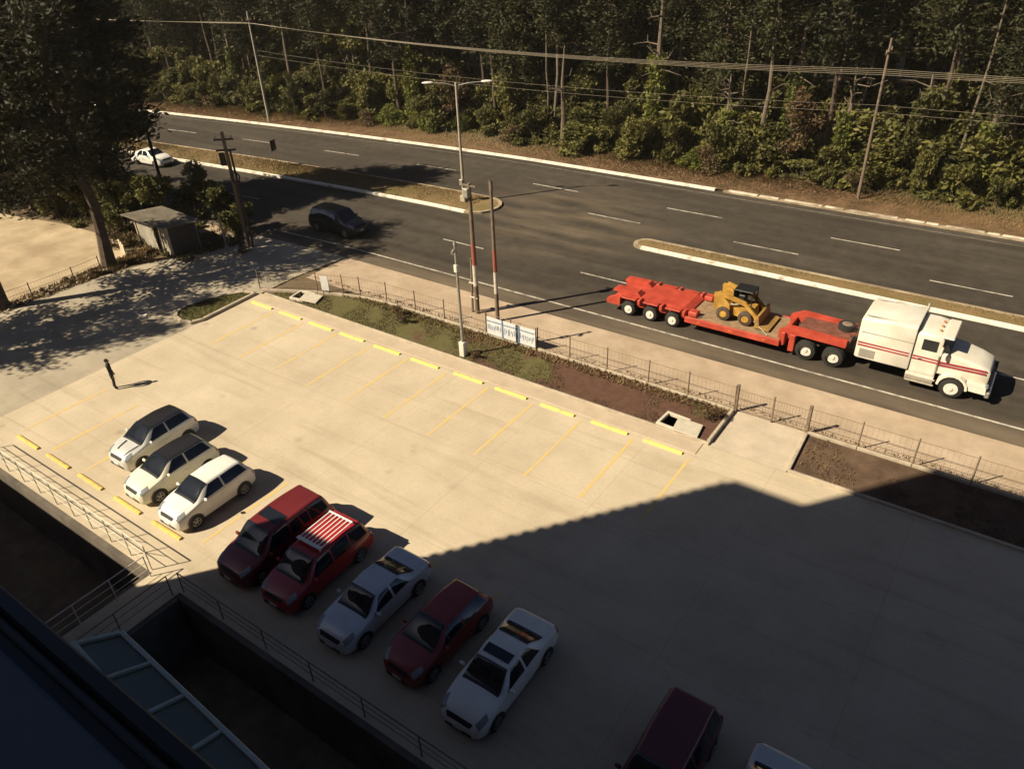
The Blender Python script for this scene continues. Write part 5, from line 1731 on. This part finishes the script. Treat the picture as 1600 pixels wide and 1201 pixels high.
# --- grass and low ground cover
def blades(name, pts, size, m, seed, label_kind='stuff', up=.9):
    g = np.random.default_rng(seed)
    N = len(pts)
    P = np.asarray(pts)
    a = g.uniform(0, 6.28, N)
    s = size * g.uniform(.5, 1.4, N)
    d = np.stack([np.cos(a), np.sin(a), 0 * a], -1)
    lean = g.normal(0, .4, (N, 3))
    lean[:, 2] = up
    v = np.stack([P - d * s[:, None] * .22, P + d * s[:, None] * .22, P + lean * s[:, None]], 1).reshape(-1, 3)
    me = bpy.data.meshes.new(name)
    me.from_pydata(v.tolist(), [], [(3 * i, 3 * i + 1, 3 * i + 2) for i in range(N)])
    me.materials.append(m)
    return struct(mesh_obj(name, me), label_kind)
def in_poly(pts, poly):
    x, y = pts[:, 0], pts[:, 1]
    r_ = np.zeros(len(pts), bool)
    n = len(poly)
    for i in range(n):
        (xa, ya), (xc, yc) = poly[i], poly[(i + 1) % n]
        c = ((ya > y) != (yc > y)) & (x < (xc - xa) * (y - ya) / (yc - ya + 1e-12) + xa)
        r_ ^= c
    return r_
def scatter(x0, x1, y0, y1, n, poly=None, z=.03, patch=0, seed=1, bendy=False):
    g = np.random.default_rng(seed)
    p = np.stack([g.uniform(x0, x1, n), g.uniform(y0, y1, n), np.full(n, z)], -1)
    if poly is not None:
        p = p[in_poly(p, poly)]
    if patch:
        f = np.sin(p[:, 0] * .9 + seed) + np.sin(p[:, 1] * 1.7 + p[:, 0] * .37) + np.sin(p[:, 0] * 2.3 + 1.3 * p[:, 1])
        p = p[f > patch - 1 + g.normal(0, .35, len(p))]
    if bendy:
        p[:, 1] += np.array([bend(x) for x in p[:, 0]])
    return p
blades('grass', scatter(-38, -19, 26.5, 29.25, 14000, strip_poly, patch=.6, seed=3), .085, grass_m, 3)
blades('grass', scatter(-19, -8.9, 26.5, 29.25, 4500, strip_poly, patch=1.6, seed=31), .085, grass_m, 31)
blades('grass', scatter(-38, -8.9, 28.6, 29.3, 2600, strip_poly, seed=4), .16, dry_grass, 4)
blades('grass', scatter(-41, -38.5, 21, 26, 6000, isl, .1, seed=5), .08, grass_m, 5)
blades('grass', scatter(-5.2, 24, 26.5, 29.25, 5000, None, .03, patch=1.2, seed=6), .12, dry_grass, 6)
blades('grass', scatter(-100, -36.4, 44.5, 47.6, 26000, None, .14, seed=7, bendy=True), .12, dry_grass, 7)
blades('grass', scatter(-100, -36.4, 44.5, 47.6, 9000, None, .14, patch=1, seed=8, bendy=True), .12, grass_m, 8)
blades('grass', scatter(-21, 20, 44.8, 45.8, 3000, None, .14, seed=9, bendy=True), .09, dry_grass, 9)
blades('verge_grass', scatter(-110, 14, 58.6, 63.2, 30000, None, .09, seed=10, bendy=True), .2, dry_grass, 10)
blades('verge_grass', scatter(-110, 14, 61.2, 66, 14000, None, .09, seed=11, bendy=True), .4, grass_m, 11)
blades('forest_litter', scatter(-130, 14, 64.5, 84, 16000, None, .06, seed=12, bendy=True), .5, dry_grass, 12)
blades('weeds', scatter(-51.9, -50.3, 14, 27, 1800, None, -.03, seed=13), .28, dry_grass, 13)
blades('weeds', scatter(-64, -47, 26.8, 33.2, 6000, None, -.05, patch=.6, seed=14), .35, grass_m, 14)
blades('weeds', scatter(-37.5, 20, 29.5, 29.9, 1500, None, 0, seed=15), .12, dry_grass, 15)

# ------------------------------------------------------------------ thin warm haze added to imitate the veil of window-glass glare
hz_m = bpy.data.materials.new('glare_veil')
hz_m.use_nodes = True
hn = hz_m.node_tree
for n_ in list(hn.nodes):
    if n_.type != 'OUTPUT_MATERIAL':
        hn.nodes.remove(n_)
pv = hn.nodes.new('ShaderNodeVolumePrincipled')
pv.inputs['Color'].default_value = (0.95, 0.88, 0.76, 1)
pv.inputs['Density'].default_value = 0.0002
hn.links.new(pv.outputs[0], [q for q in hn.nodes if q.type == 'OUTPUT_MATERIAL'][0].inputs['Volume'])
hz = MB().box((0, 0, 15.5), (1600, 1600, 39)).build('haze', hz_m)
struct(hz, 'stuff')
